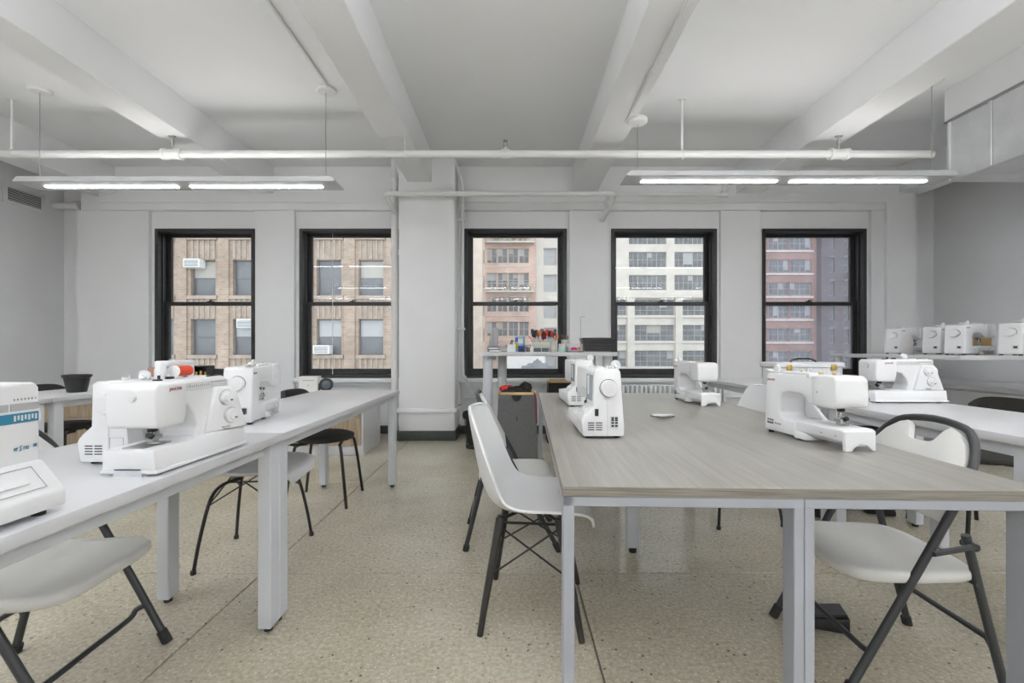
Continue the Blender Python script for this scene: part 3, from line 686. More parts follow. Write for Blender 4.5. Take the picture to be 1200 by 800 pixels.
# =================================================================== CHAIRS  (local: sitter faces -y)
def shell_part(c):
    prof = [(-.232, .405), (-.222, .437), (-.19, .452), (-.10, .443), (.03, .428), (.12, .435), (.185, .485), (.222, .58), (.245, .69), (.262, .79), (.268, .825), (.270, .838)]
    wid = [.165, .198, .217, .231, .236, .236, .232, .222, .208, .182, .150, .10]
    lift = [0, .004, .012, .03, .05, .072, .085, .08, .062, .04, .03, .025]
    P = smooth_path([(a, b, 0) for a, b in prof], 3); W = smooth_path([(a, b, 0) for a, b in zip(wid, lift)], 3)
    grid = []
    for i, p in enumerate(P):
        t = (P[min(i + 1, len(P) - 1)] - P[max(i - 1, 0)]).normalized(); n = Vector((-t.y, t.x, 0))   # up / forward normal in (y,z)
        row = []
        for j in range(17):
            v = -1 + j / 8; k = W[i].y * abs(v) ** 2.4
            row.append((v * W[i].x, p.x + n.x * k, p.y + n.y * k))
        grid.append(row)
    o = G().sheet(grid, .009).build('shell', 'chair_shell', c, ang=60); return o
def shell_chair_wood(label, loc, rz):
    c = thing('shell_chair', label, 'chair', loc, rz)
    shell_part(c)
    feet = [(-.215, -.19), (.215, -.19), (-.215, .19), (.215, .19)]; tops = [(-.115, -.105), (.115, -.105), (-.115, .125), (.115, .125)]
    L = []
    for (fx, fy), (tx, ty) in zip(feet, tops):
        l = G().cyl((fx, fy, 0), (tx * .25 + fx * .75, ty * .25 + fy * .75, .11), .0115, .0135, 14).cyl((tx * .25 + fx * .75, ty * .25 + fy * .75, .11), (tx, ty, .41), .0135, .0175, 14).build('leg', 'black_wood', c)
        G().cyl((tx, ty, .36), (tx, ty, .42), .012, n=10).cyl((tx * .93, ty * .93, .405), (tx * .5, ty * .5, .415), .007, n=8).build('bracket', 'black_metal', l)
        L.append((Vector((fx, fy, 0)), Vector((tx, ty, .41))))
    pt = lambda k, s: L[k][0].lerp(L[k][1], s)
    b = G()
    for a, d_ in ((0, 1), (2, 3), (0, 2), (1, 3)):
        b.cyl(pt(a, .5), pt(d_, .93), .004, n=6).cyl(pt(d_, .5), pt(a, .93), .004, n=6)
    b.cyl(pt(0, .96), pt(1, .96), .006, n=6).cyl(pt(2, .96), pt(3, .96), .006, n=6).cyl(pt(0, .96), pt(2, .96), .006, n=6).cyl(pt(1, .96), pt(3, .96), .006, n=6)
    b.build('wire_bracing', 'black_metal', c)
    return c
def shell_chair_wire(label, loc, rz):
    c = thing('shell_chair', label, 'chair', loc, rz)
    shell_part(c)
    feet = [(-.21, -.21), (.21, -.21), (-.21, .20), (.21, .20)]
    P = []
    for fx, fy in feet:
        path = smooth_path([(fx * .28, fy * .28, .412), (fx * .55, fy * .55, .40), (fx * .74, fy * .74, .345), (fx * .9, fy * .9, .17), (fx, fy, .005)], 4)
        G().tube(path, .0085, 8).cyl((fx, fy, 0), (fx, fy, .02), .013, n=10).build('leg', 'black_metal', c); P.append(path)
    b = G()
    for a, d_ in ((0, 1), (2, 3), (0, 2), (1, 3)):
        A, B = Vector(P[a][9]), Vector(P[d_][9]); m = (A + B) / 2; m.z = .41; m.x *= .8; m.y *= .8
        b.cyl(A, m, .004, n=6).cyl(B, m, .004, n=6); A2, B2 = Vector(P[a][3]), Vector(P[d_][3]); b.cyl(A2, B2, .005, n=6)
    b.build('wire_bracing', 'black_metal', c)
    return c
def folding_chair(label, loc, rz, name='folding_chair'):
    c = thing(name, label, 'chair', loc, rz)
    f0 = Vector((0, -.225, 0)); d_ = Vector((0, .46, .86)).normalized()            # long tube direction
    def on(x, s): p = f0 + d_ * s; return (x, p.y, p.z)
    S = .945                                                                       # hoop height along the tube
    hoop = [on(-.215, .012), on(-.22, .35), on(-.222, .66)]
    hoop += [on(-.222 * math.cos(R(t)) ** .62, .70 + (S - .70) * math.sin(R(t)) ** .85) for t in (8, 20, 34, 50, 68)] + [on(0, S)]
    hoop += [(-p[0], p[1], p[2]) for p in hoop[-2::-1]]
    G().tube(smooth_path(hoop, 3), .0125, 12).build('back_hoop', 'dark_tube', c)
    for s in (-1, 1): G().cyl((s * .215, f0.y, 0), on(s * .215, .05), .017, n=12).build('rubber_foot', 'rubber', c)
    for s in (-1, 1):                                                              # rear legs with links
        a = Vector((s * .19, .155, .50)); b = Vector((s * .19, .275, 0))
        l = G().tube([a, a.lerp(b, .5), b + Vector((0, 0, .01))], .0125, 12).build('rear_leg', 'dark_tube', c)
        G().cyl(b, b.lerp(a, .06), .017, n=12).build('rubber_foot', 'rubber', l)
        lk = G().tube([a + Vector((s * .016, .01, -.03)), on(s * .236, .52)], .009, 8).cyl(a + Vector((-.02 * s, .01, -.03)), a + Vector((.025 * s, .01, -.03)), .012, n=10)
        lk.build('link', 'dark_tube', l)
    G().tube(smooth_path([on(-.215, .16), (-.19, -.13, .135), (-.16, -.13, .12), (0, -.13, .12), (.16, -.13, .12), (.19, -.13, .135), on(.215, .16)], 4), .009, 8).build('front_brace', 'dark_tube', c)
    G().tube(smooth_path([(-.19, .245, .12), (-.17, .24, .165), (-.14, .24, .17), (0, .24, .17), (.14, .24, .17), (.17, .24, .165), (.19, .245, .12)], 4), .009, 8).build('rear_brace', 'dark_tube', c)
    G().cyl((-.222, -.035, .350), (.222, -.035, .350), .008, n=8).cyl((-.20, .185, .350), (.20, .185, .350), .008, n=8).build('seat_rod', 'dark_tube', c)
    # moulded seat: rounded plan, gently dished top, rolled edge
    def plan(q, k): c_, s_ = math.cos(q), math.sin(q); return (k * (.212 if s_ > 0 else .222) * math.copysign(abs(c_) ** .42, c_), k * .21 * math.copysign(abs(s_) ** .42, s_))
    ks = [(.0, .376), (.3, .3775), (.6, .382), (.82, .389), (.93, .392), (.975, .390), (.995, .384), (1.0, .374), (.995, .362), (.97, .357), (.5, .357), (0, .357)]
    nq = 48; vs = []; fs = []
    for k_, z_ in ks: vs += [(*plan(2 * math.pi * i / nq, max(k_, .001)), z_) for i in range(nq)]
    for r_ in range(len(ks) - 1): fs += [(r_ * nq + i, r_ * nq + (i + 1) % nq, (r_ + 1) * nq + (i + 1) % nq, (r_ + 1) * nq + i) for i in range(nq)]
    G()._add(vs, fs).build('seat', 'seat_plastic', c, ang=60)
    pl = [(x_, s_ - .042) for x_, s_ in [(-.2, .66), (.2, .66)] + [(.204, .80), (.196, .86), (.165, .915), (.12, .952), (.088, .962), (.072, .95), (.05, .905), (.035, .898), (-.035, .898), (-.05, .905), (-.072, .95), (-.088, .962), (-.12, .952), (-.165, .915), (-.196, .86), (-.204, .80)]]
    T = Matrix.Translation(f0) @ Matrix.Rotation(math.atan2(.86, .46), 4, 'X')     # (x, s, n) -> chair
    G().prism(pl, 'z', -.011, .013, .004, 2, T=T, caps_only=True).build('backrest', 'seat_plastic', c)
    return c
def cafe_chair(label, loc, rz):
    c = thing('cafe_chair', label, 'chair', loc, rz)
    G().lathe([(0, .425), (.14, .425), (.185, .435), (.205, .452), (.203, .465), (.17, .478), (.09, .483), (0, .484)], n=32).build('seat', 'black_fabric', c)
    for s in (-1, 1):
        G().tube(smooth_path([(s * .05, -.14, .42), (s * .13, -.15, .415), (s * .165, -.17, .37), (s * .2, -.215, .0)], 5), .0105, 10).build('leg', 'black_metal', c)
        G().tube(smooth_path([(s * .05, .12, .42), (s * .13, .13, .415), (s * .16, .15, .37), (s * .19, .20, .0)], 5), .0105, 10).build('leg', 'black_metal', c)
        G().tube(smooth_path([(s * .1, .08, .42), (s * .17, .16, .43), (s * .175, .215, .5), (s * .17, .235, .60), (s * .16, .245, .72)], 5), .0095, 10).build('back_post', 'black_metal', c)
    grid = []
    for i in range(9):
        u = -1 + i / 4; row = []
        for j in range(21):
            v = -1 + j / 10; hh = .075 * (1 - abs(v) ** 5 * .75)
            row.append((.225 * math.sin(v * 1.05) / math.sin(1.05), .27 - .09 * (v * v), .70 + u * hh + .01))
        grid.append(row)
    G().sheet(grid, .025).build('backrest', 'black_fabric', c, ang=60)
    return c
shell_chair_wood('white moulded shell chair with black dowel legs at the oak table', (.09, 1.925, 0), 84)
folding_chair('white folding chair half hidden behind the white shell chair', (.02, 2.66, 0), 92)
folding_chair('white folding chair with dark hoop frame between oak table and white desk', (1.265, 1.63, 0), -93)
folding_chair('grey white folding chair tucked under the white desk with the blue-lettered machine', (-1.475, 1.465, 0), 94)
shell_chair_wire('white shell chair on thin black wire legs under the white desk', (-1.345, 2.43, 0), 96)
shell_chair_wire('white shell chair behind the white sewing machines at the oak table', (1.42, 2.98, 0), -84)
cafe_chair('black cafe chair with round seat at the free end of the white desk', (-1.34, 3.29, 0), 93)
cafe_chair('black cafe chair behind the desk with the black bucket', (-3.62, 3.72, 0), 90)
cafe_chair('black cafe chair beside the white desk below the duct', (2.72, 2.72, 0), -92)

# =================================================================== SEWING MACHINES (local: front -y, head at -x, handwheel +x)
def needle_set(p, x, y, ztop, zbed):
    G().cyl((x, y, ztop + .01), (x, y, zbed + .022), .0035, n=8).cyl((x + .014, y + .004, ztop + .01), (x + .014, y + .004, zbed + .012), .0038, n=8).build('needle_bar', 'chrome', p)
    G().box(x - .011, x + .011, y - .008, y + .008, ztop - .018, ztop - .006, .002).cyl((x - .006, y - .004, zbed + .02), (x - .022, y - .006, zbed + .028), .008, n=10).build('needle_clamp', 'black_plastic', p)
    G().box(x - .012, x + .022, y - .012, y + .012, zbed + .012, zbed + .024, .002).box(x - .006, x + .016, y - .006, y + .006, zbed + .004, zbed + .014, .001).box(x - .01, x + .016, y - .026, y + .008, zbed + .001, zbed + .006, .002).build('presser_foot', 'steel_plate', p)
    G().cyl((x + .022, y, ztop - .002), (x + .045, y - .004, ztop), .006, n=8).build('threader_knob', 'black_plastic', p)
FRONT = (R(90), 0, 0); BACK = (R(90), 0, R(180)); END = (R(90), 0, R(90))
def machine_dial(label, loc, rz, sc=1.0, spool=False, PA=6):
    m = thing('sewing_machine', label, 'sewing machine', loc, rz, None, sc)
    body = [(-.19, .128), (-.197, .15), (-.197, .232), (-.188, .244), (.13, .25), (.15, .24), (.158, .21), (.2, .03), (.2, .012), (.0, .012), (-.005, .072), (.01, .10), (.0, .135), (-.03, .168), (-.07, .178), (-.082, .128)]
    G().prism(body, 'y', -.048, .06, .009, 3).build('body', 'white_plastic', m)
    G().prism([(-.195, .128), (-.2, .16), (-.2, .232), (-.19, .246), (-.085, .246), (-.079, .236), (-.079, .16), (-.088, .122), (-.18, .122)], 'y', -.078, .058, .008, 3).build('head_cover', 'white_plastic', m)
    G().prism([(-.078, .07), (.06, .07), (.062, .012), (-.085, .012)], 'x', -.205, .2, .006, 2).build('bed', 'white_plastic', m)
    G().box(-.206, .204, -.089, .066, .006, .016, .003).build('base_plate', 'white_plastic', m)
    # column front swells forward
    PN = Matrix.Translation((.055, -.047, 0)) @ Matrix.Rotation(R(-PA), 4, 'Z')
    G().prism([(-.02, .07), (.005, .16), (.02, .215), (.09, .212), (.138, .072)], 'y', -.012, .03, .006, 3, T=PN).build('control_panel', 'white_plastic', m)
    G().box(-.074, .148, -.051, -.045, .213, .236, .001, 1).build('stitch_chart', 'cream_plastic', m)
    t = G()
    for k in range(14): t.box(-.05 + k * .009, -.047 + k * .009, -.0518, -.0508, .221, .226 + .002 * (k % 3))
    t.box(.06, .135, -.0516, -.0505, .23, .234); t.build('chart_marks', 'chart_grey', m, smooth=False)
    G().box(.065, .138, -.040, -.034, .2475, .252).build('slider_slot', 'dark_slot', m, smooth=False)
    for x, z in ((.055, .178), (.072, .118)):
        dl = G().cyl((x, -.010, z), (x, -.022, z), .0235, .0225, 28, T=PN).cyl((x, -.022, z), (x, -.028, z), .015, .0135, 24, T=PN).build('dial', 'white_plastic', m)
        G().box(x + .003, x + .011, -.0295, -.0275, z - .010, z - .006, T=PN).build('pointer', 'dark_slot', dl, smooth=False)
        rg = G(); rg.tube([(x + .0255 * math.cos(R(a)), -.0128, z + .0255 * math.sin(R(a))) for a in range(0, 360, 20)], .0009, 5, T=PN, cyc=True); rg.build('ring', 'chart_grey', dl)
    G().box(.04, .068, -.0165, -.010, .078, .084, .001, 1, T=PN).box(.045, .058, -.022, -.012, .076, .080, .001, 1, T=PN).build('reverse_lever', 'chart_grey', m)
    G().tube(smooth_path([(-.074, -.0495, .243), (-.075, -.0495, .20), (-.078, -.0495, .165), (-.082, -.052, .148)], 5), .0018, 6).cyl((-.084, -.056, .15), (-.084, -.056, .158), .004, n=8).build('thread_path', 'chart_grey', m)
    hwl = G().tube([(-.2008, -.015 + .016 * math.cos(R(a)), .212 + .016 * math.sin(R(a))) for a in range(0, 360, 20)], .0012, 5, cyc=True).cyl((-.1995, -.015, .212), (-.206, -.015, .212), .0155, n=24).box(-.208, -.2055, -.028, -.002, .2105, .2135).build('pressure_dial', 'white_plastic', m)
    G().cyl((.165, .004, .175), (.188, .004, .175), .034, n=32).cyl((.188, .004, .175), (.196, .004, .175), .034, .030, 32).build('handwheel', 'white_plastic', m)
    G().box(-.19, -.09, -.04, .02, .0695, .0725, .001, 1).build('needle_plate', 'steel_plate', m)
    needle_set(m, -.135, -.02, .124, .0725)
    G().box(-.03, .07, -.0785, -.0775, .034, .0365, T=None).build('front_slot', 'chart_grey', m, smooth=False)
    G().prism([(-.05, .0), (.03, .0), (.025, .016), (-.045, .016)], 'x', -.2065, -.19).build('end_notch', 'white_metal', m, smooth=False)
    G().box(-.2075, -.2055, -.045, .025, .0165, .019).build('notch_shadow_gap', 'dark_slot', m, smooth=False)
    for x in (-.17, .17):
        for y in (-.06, .045): G().cyl((x, y, 0), (x, y, .008), .011, n=12).build('rubber_foot', 'rubber', m)
    text('brand_mark', 'JANOME', .0125, 'logo_red', m, (-.148, -.0785, .222), FRONT)
    G().cyl((-.05, .03, .245), (-.05, .03, .259), .004, n=8).build('thread_guide', 'black_plastic', m); G().cyl((-.02, .02, .247), (-.02, .02, .254), .012, n=14).build('bobbin_stop', 'black_plastic', m); G().box(-.1, -.085, -.01, .01, .245, .2505, .001, 1).build('thread_guide', 'black_plastic', m)
    G().cyl((.05, .035, .262), (.05, .03, .266), .018, n=24) .build('bobbin_winder', 'white_plastic', m)
    if spool:
        h = G().box(-.045, -.02, .028, .048, .244, .295, .004).box(.075, .1, .028, .048, .244, .295, .004).box(-.045, .1, .026, .05, .285, .302, .005); h.build('carry_handle', 'white_plastic', m)
        s_ = G().cyl((-.012, .012, .27), (.05, .012, .27), .0155, n=20).build('thread_spool', 'red_thread', m)
        G().cyl((-.014, .012, .27), (-.012, .012, .27), .019, n=20).cyl((.05, .012, .27), (.058, .012, .27), .017, .013, 20).build('spool_end', 'white_plastic', s_)
    return m
def end_face(m, x, hz, hy, r=.032):
    G().cyl((x - .002, hy, hz), (x + .014, hy, hz), r, n=36).cyl((x + .014, hy, hz), (x + .022, hy, hz), r, r * .9, 36).build('handwheel', 'white_plastic', m)
    G().tube([(x + .0005, hy + (r + .0015) * math.cos(R(a)), hz + (r + .0015) * math.sin(R(a))) for a in range(0, 360, 15)], .0012, 5, cyc=True).build('wheel_gap', 'dark_slot', m)
def spool_disc(m, x, y, z, axis='x', r=.019):
    if axis == 'x': G().cyl((x - .004, y, z), (x + .004, y, z), r, n=28).cyl((x - .02, y, z), (x + .01, y, z), .006, n=10).build('spool_cap', 'white_plastic', m)
    else: G().cyl((x, y - .004, z), (x, y + .004, z), r, n=28).cyl((x, y - .02, z), (x, y + .008, z), .006, n=10).build('spool_cap', 'white_plastic', m)
def machine_panel(label, loc, rz, sc=1.0, socket=True, vents=True):
    """computerised machine with sloping control panel at the base front"""
    m = thing('sewing_machine', label, 'sewing machine', loc, rz, None, sc)
    col = [(.07, .008), (.072, .04), (.058, .25), (.05, .262), (-.034, .262), (-.044, .252), (-.047, .118), (-.085, .085), (-.092, .07), (-.082, .008)]
    G().prism(col, 'x', .065, .2, .005, 2).build('body', 'white_plastic', m)
    G().prism([(-.2, .13), (-.2, .245), (-.188, .260), (.08, .260), (.08, .17), (-.06, .172), (-.085, .125), (-.19, .125)], 'y', -.045, .055, .008, 3).build('arm', 'white_plastic', m)
    bed = [(.06, .008), (.062, .068), (-.03, .072), (-.085, .068), (-.08, .008)]
    G().prism(bed, 'x', -.2, .07, .005, 2).build('bed', 'white_plastic', m)
    T = Matrix.Translation((.1325, -.0655, .1035)) @ Matrix.Rotation(R(41), 4, 'X')
    p = G().box(-.06, .06, -.022, .022, -.002, .003, .001, 1, T=T).build('control_pad', 'cream_plastic', m)
    for k in range(3): G().cyl((-.04 + k * .035, 0, .002), (-.04 + k * .035, 0, .006), .009, n=16, T=T).build('button', 'white_plastic', p)
    G().box(.085, .185, -.051, -.044, .14, .24, .002, 1).build('stitch_window', 'smoke_window', m)
    G().box(.12, .15, -.054, -.05, .16, .235, .002, 1).build('panel_strip', 'white_plastic', m)
    end_face(m, .2, .19, .012)
    if vents:
        v_ = G()
        for k in range(4):
            for y0 in (-.066, -.036): v_.box(.1992, .2008, y0, y0 + .024, .032 + k * .0085, .0355 + k * .0085)
        v_.build('vent_slots', 'dark_slot', m, smooth=False)
    if socket:
        G().box(.199, .2015, -.04, -.026, .085, .112, .0005, 1).build('power_switch', 'black_plastic', m)
        sk = G().box(.199, .202, .018, .048, .04, .086, .001, 1).build('socket_plate', 'cream_plastic', m)
        for y in (.022, .036):
            for z in (.045, .056, .066, .074): G().box(.2015, .203, y, y + .010, z, z + .007).build('socket', 'dark_slot', sk, smooth=False)
    else:
        G().tube([(.2005, .012, .085), (.2005, .055, .085), (.2005, .055, .045), (.2005, .012, .045)], .0008, 5, cyc=True).build('cover_line', 'chart_grey', m)
    G().tube([(.2, .008, .010), (.2, .008, .14)], .0007, 5).build('case_seam', 'chart_grey', m)
    spool_disc(m, .12, .058, .275)
    G().tube([(.13, .058, .275), (.10, .045, .262), (.05, .04, .258)], .009, 8).build('spool_arm', 'white_plastic', m)
    G().cyl((.15, .015, .262), (.15, .015, .272), .009, n=14).build('bobbin_winder', 'cream_plastic', m); G().cyl((.10, -.01, .26), (.10, -.01, .277), .0025, n=8).build('spool_pin', 'cream_plastic', m); G().cyl((-.05, .0, .26), (-.05, .0, .27), .011, n=14).build('thread_guide', 'cream_plastic', m)
    needle_set(m, -.135, -.005, .124, .072)
    G().box(-.18, -.1, -.04, .03, .0705, .0735, .001, 1).build('needle_plate', 'steel_plate', m)
    for x in (-.17, .17):
        for y in (-.06, .05): G().cyl((x, y, 0), (x, y, .01), .011, n=12).build('rubber_foot', 'rubber', m)
    return m
def machine_freearm(label, loc, rz, sc=1.0, name_text=True):
    """white free-arm machine; its plain back carries the maker's mark"""
    m = thing('sewing_machine', label, 'sewing machine', loc, rz, None, sc)
    out = [(.196, .010), (.2, .04), (.186, .248), (.175, .257), (-.185, .262), (-.2, .248), (-.202, .16), (-.185, .148), (-.08, .148)]
    out += [(-.06, .152), (-.04, .172), (-.015, .184), (.06, .186), (.088, .175), (.098, .155), (.10, .095), (.092, .08), (.07, .072), (.012, .072), (.012, .010)]
    G().prism(out, 'y', -.055, .066, .008, 3).build('body', 'white_plastic', m)
    G().prism([(-.2, .155), (-.204, .175), (-.2, .25), (-.188, .263), (-.085, .263), (-.08, .25), (-.08, .155), (-.09, .146), (-.185, .146)], 'y', -.056, .071, .010, 3).build('head_cover', 'white_plastic', m)
    G().prism([(.012, .034), (.012, .006), (-.045, .006), (-.04, .02), (-.015, .032)], 'y', -.05, .07, .003, 2).build('base_foot', 'white_plastic', m)
    arm = [(.058, .036), (.062, .072), (.052, .078), (-.055, .078), (-.066, .072), (-.066, .036), (-.03, .016), (.03, .016)]
    G().prism(arm, 'x', -.215, .02, .004, 2).build('free_arm', 'white_plastic', m)
    G().prism([(.055, .0), (.058, .07), (-.062, .07), (-.062, .0), (-.05, .0), (-.03, .02), (.0, .026), (.02, .012), (.03, .0)], 'x', -.222, -.208, .002, 1).build('arm_end', 'white_plastic', m)
    # inner column front slopes down to the bed
    G().prism([(.10, .075), (.10, .165), (-.012, .075)], 'y', -.062, -.045, .003, 1).build('column_web', 'white_plastic', m)
    G().box(-.195, -.07, -.045, .04, .0775, .0795, .001, 1).build('needle_plate', 'cream_plastic', m)
    needle_set(m, -.14, .0, .147, .0795)
    G().box(-.06, .10, .02, .062, .256, .268, .004, 2).box(-.068, -.05, .03, .069, .25, .266, .003, 2).build('carry_handle', 'white_plastic', m)
    spool_disc(m, .135, .052, .272, 'y', .0195)
    G().prism([(.155, .25), (.2, .268), (.2, .272), (.15, .265)], 'y', .03, .06, .002, 1).build('spool_shelf', 'white_plastic', m)
    for gx, gy, gr, gh in ((.06, .0, .004, .272), (-.03, -.01, .009, .268), (-.12, .01, .006, .270)): G().cyl((gx, gy, .256), (gx, gy, gh), gr, n=10).build('thread_guide', 'gold', m)
    end_face(m, .19, .185, .005)
    sk = G().box(.197, .2015, .018, .05, .05, .082, .001, 1).build('socket_plate', 'cream_plastic', m)
    G().box(.2, .205, .026, .044, .058, .074, .001, 1).build('socket', 'black_plastic', sk)
    G().cyl((-.11, .0655, .20), (-.11, .0725, .20), .003, n=8).build('screw', 'steel_plate', m)
    for x in (-.185, -.12): G().cyl((x, .061, .05), (x, .0635, .05), .0025, n=8).build('screw', 'chart_grey', m)
    text('brand_mark', 'JANOME', .0125, 'logo_red', m, (.178, .0665, .225), BACK)
    if name_text:
        e = G().box(.14, .178, .0655, .0668, .04, .06).build('emblem', 'logo_black', m, smooth=False)
        for k in range(4): G().box(.144 + k * .0088, .150 + k * .0088, .0666, .0671, .045 + (k % 2) * .003, .056).build('emblem_mark', 'cream_plastic', e, smooth=False)
        text('model_mark', 'My Excel', .0105, 'logo_black', m, (.132, .0665, .043), BACK)
    for x in (-.0, .175):
        for y in (-.045, .05): G().cyl((x, y, 0), (x, y, .012), .011, n=12).build('rubber_foot', 'rubber', m)
    return m
def machine_style(label, loc, rz):
    """mechanical machine with stitch chart front"""
    m = thing('sewing_machine', label, 'sewing machine', loc, rz)
    body = [(-.2, .13), (-.2, .25), (-.185, .262), (.188, .262), (.197, .252), (.2, .012), (.06, .012), (.05, .16), (-.06, .17), (-.085, .125), (-.19, .125)]
    G().prism(body, 'y', -.045, .06, .006, 3).build('body', 'white_plastic', m)
    G().prism([(-.098, .012), (-.098, .045), (-.048, .105), (.06, .105), (.06, .012)], 'x', .03, .2, .006, 2).build('base_front', 'white_plastic', m)
    G().prism([(-.095, .012), (-.09, .065), (.06, .07), (.06, .012)], 'x', -.2, .035, .006, 2).build('bed', 'white_plastic', m)
    G().box(.141, .193, -.0465, -.0445, .208, .222).build('stitch_chart', 'chart_grey', m, smooth=False)
    G().box(.05, .137, -.0465, -.0445, .208, .222).build('stitch_chart', 'chart_grey', m, smooth=False)
    b = G().box(.0, .193, -.0467, -.0445, .184, .203).build('blue_band', 'logo_blue', m, smooth=False)
    for k in range(7): G().box(.146 + k * .0066, .1495 + k * .0066, -.0472, -.0466, .188 + .002 * (k % 2), .199).build('stitch_mark', 'cream_plastic', b, smooth=False)
    for k in range(7): G().box(.147 + k * .0066, .149 + k * .0066, -.0466, -.0448, .228, .232).build('tick_mark', 'chart_grey', m, smooth=False)
    for tx, sz, px_, pz_ in (('MY', .0095, .146, .130), ('S', .0155, .1565, .1285), ('TYLE', .0095, .163, .130), ('100', .0095, .1815, .132)):
        t_ = text('model_mark', tx, sz, 'logo_blue', m, (px_, -.0462, pz_), FRONT, shear=.25); t_.scale = (.55, 1, 1)
    T = Matrix.Translation((.115, -.0735, .0755)) @ Matrix.Rotation(R(50.2), 4, 'X')
    G().tube([(-.05, -.025, .003), (.05, -.025, .003), (.05, .025, .003), (-.05, .025, .003)], .001, 5, T=T, cyc=True).build('hatch_line', 'chart_grey', m)
    G().box(-.028, .028, -.011, .008, -.001, .005, .003, 2, T=T).build('hatch_grip', 'white_plastic', m)
    G().cyl((.19, .004, .19), (.215, .004, .19), .033, n=32).build('handwheel', 'white_plastic', m)
    G().cyl((.06, .0, .262), (.06, .0, .272), .008, n=12).build('spool_pin', 'white_plastic', m); G().cyl((-.05, .02, .262), (-.05, .02, .275), .012, n=14).build('bobbin_winder', 'white_plastic', m)
    needle_set(m, -.135, -.02, .122, .07)
    for x in (-.17, .17):
        for y in (-.07, .045): G().cyl((x, y, 0), (x, y, .014), .011, n=12).build('rubber_foot', 'rubber', m)
    return m
TZ = .75
machine_dial('white two-dial sewing machine with a red thread spool on its top', (-.995, 1.385, TZ), 89, .97, spool=True, PA=17)
machine_panel('white sewing machine showing handwheel and vent slots beside the two-dial machine', (-1.15, 1.485, TZ), -90, .9, socket=False)
machine_freearm('white sewing machine with a black plug on the desk behind the two-dial machine', (-1.215, 2.155, TZ), -79.6, .965, name_text=False)
machine_style('white sewing machine with blue stitch band and blue lettering', (-1.01, .745, TZ), 90)
machine_panel('white sewing machine with handwheel, vents and power socket on the oak table', (.338, 1.878, TZ), -89, .97)
machine_panel('white sewing machine behind the handwheel machine on the oak table', (.395, 2.80, TZ), -88)
machine_freearm('white free-arm sewing machine at the far edge of the oak table near the radiator', (1.125, 2.835, TZ), 92, .94)
machine_freearm('large white free-arm sewing machine at the oak table edge facing the folding chair', (1.090, 1.672, TZ), 96, .91)
machine_dial('white two-dial sewing machine on the desk below the shelf of machines', (2.155, 2.56, .785), -1, .95)
S0 = machine_freearm('white sewing machine on the tall shelf beside paper leaflets, closest to the window', (4.19, 4.91, 1.02), -164, 1.0, name_text=False)
S0.scale = (1, 1.3, 1.05)
dup(S0, 'white sewing machine on the tall shelf between the leaflets and the corner wall', (4.27, 4.55, 1.02), -164)
dup(S0, 'white sewing machine on the tall shelf beside the brown cardboard box', (4.12, 4.16, 1.02), -164)
dup(S0, 'white sewing machine on the tall shelf next to the wall past the cardboard box', (4.29, 3.86, 1.02), -164)
# power lead of the desk machine
tag(G().tube(smooth_path([(-1.135, 1.915, .815), (-1.13, 1.87, .815), (-1.15, 1.84, .80), (-1.19, 1.80, .77), (-1.25, 1.82, .757), (-1.36, 1.9, .756), (-1.50, 2.0, .756)], 5), .0045, 8).box(-1.148, -1.118, 1.905, 1.945, .802, .828, .004).build('power_cord', 'black_plastic'), 'black power cord plugged into the machine behind the two-dial machine', 'cord')

# =================================================================== SMALL THINGS
BZ = 1.042
def simple(name, g_, m, label, cat, group=None, smooth=True): return tag(g_.build(name, m, smooth=smooth), label, cat, group)
def at(o, x, y, z, rz=0): o.location = (x, y, z); o.rotation_euler = (0, 0, R(rz)); return o
# books with a grey letter rack on them
for k, (m_, lb) in enumerate((('navy', 'navy blue book at the bottom of the pile on the tall table'), ('blue_cover', 'dark blue book lying on the navy book under the grey holder'))):
    b = thing('book', lb, 'book', (-.19, 4.86, BZ + k * .026), 3 - 6 * k, 'books on the tall table')
    G().box(-.055, .055, -.08, .08, 0, .003, 0).box(-.055, .055, -.08, .08, .022, .025).box(-.055, -.052, -.08, .08, 0, .025).build('cover', m_, b, smooth=False)
    G().box(-.051, .05, -.077, .077, .003, .022).build('pages', 'paper', b, smooth=False)
h = thing('magazine_holder', 'tall grey tapering magazine holder standing on the blue books', 'holder', (-.19, 4.87, BZ + .052))
G().box(-.06, .045, -.05, .05, 0, .205, .004, 2, top=(-.02, .045, -.05, .05)).build('body', 'grey_plastic', h)
G().box(-.062, .047, -.052, .052, 0, .012, .003, 1).build('base', 'grey_plastic', h)
simple('paper_pad', G().box(-.11, -.055, 4.75, 4.85, BZ, BZ + .01, .002, 1), 'brown', 'thin brown notepad lying beside the blue books', 'notepad')
c = thing('pen_box', 'small white square pen box with a few short pens', 'container', (-.005, 4.80, BZ))
G().box(-.042, .042, -.04, .04, 0, .078, .003, 1).build('body', 'white_plastic', c)
bx = thing('carton', 'upright yellow and blue carton on the tall table', 'box', (.085, 4.86, BZ), -18)
G().box(-.045, .045, -.03, .03, 0, .17, .002, 1).build('body', 'light_blue', bx)
G().box(-.0455, -.015, -.0308, .0, .105, .15).build('blue_patch', 'blue', bx, smooth=False); G().prism([(-.0455, .03), (-.015, .03), (-.015, .11), (-.03, .10), (-.0455, .085)], 'y', -.0308, 0).build('yellow_patch', 'yellow', bx, smooth=False)
G().box(-.046, .046, -.0309, .0309, .158, .171).build('lid_band', 'beige_plastic', bx, smooth=False)
G().box(-.012, .042, -.0308, 0, .09, .14).build('label_patch', 'paper', bx, smooth=False)
n = thing('tin', 'small navy tin with dark front before the yellow carton', 'tin', (.10, 4.74, BZ))
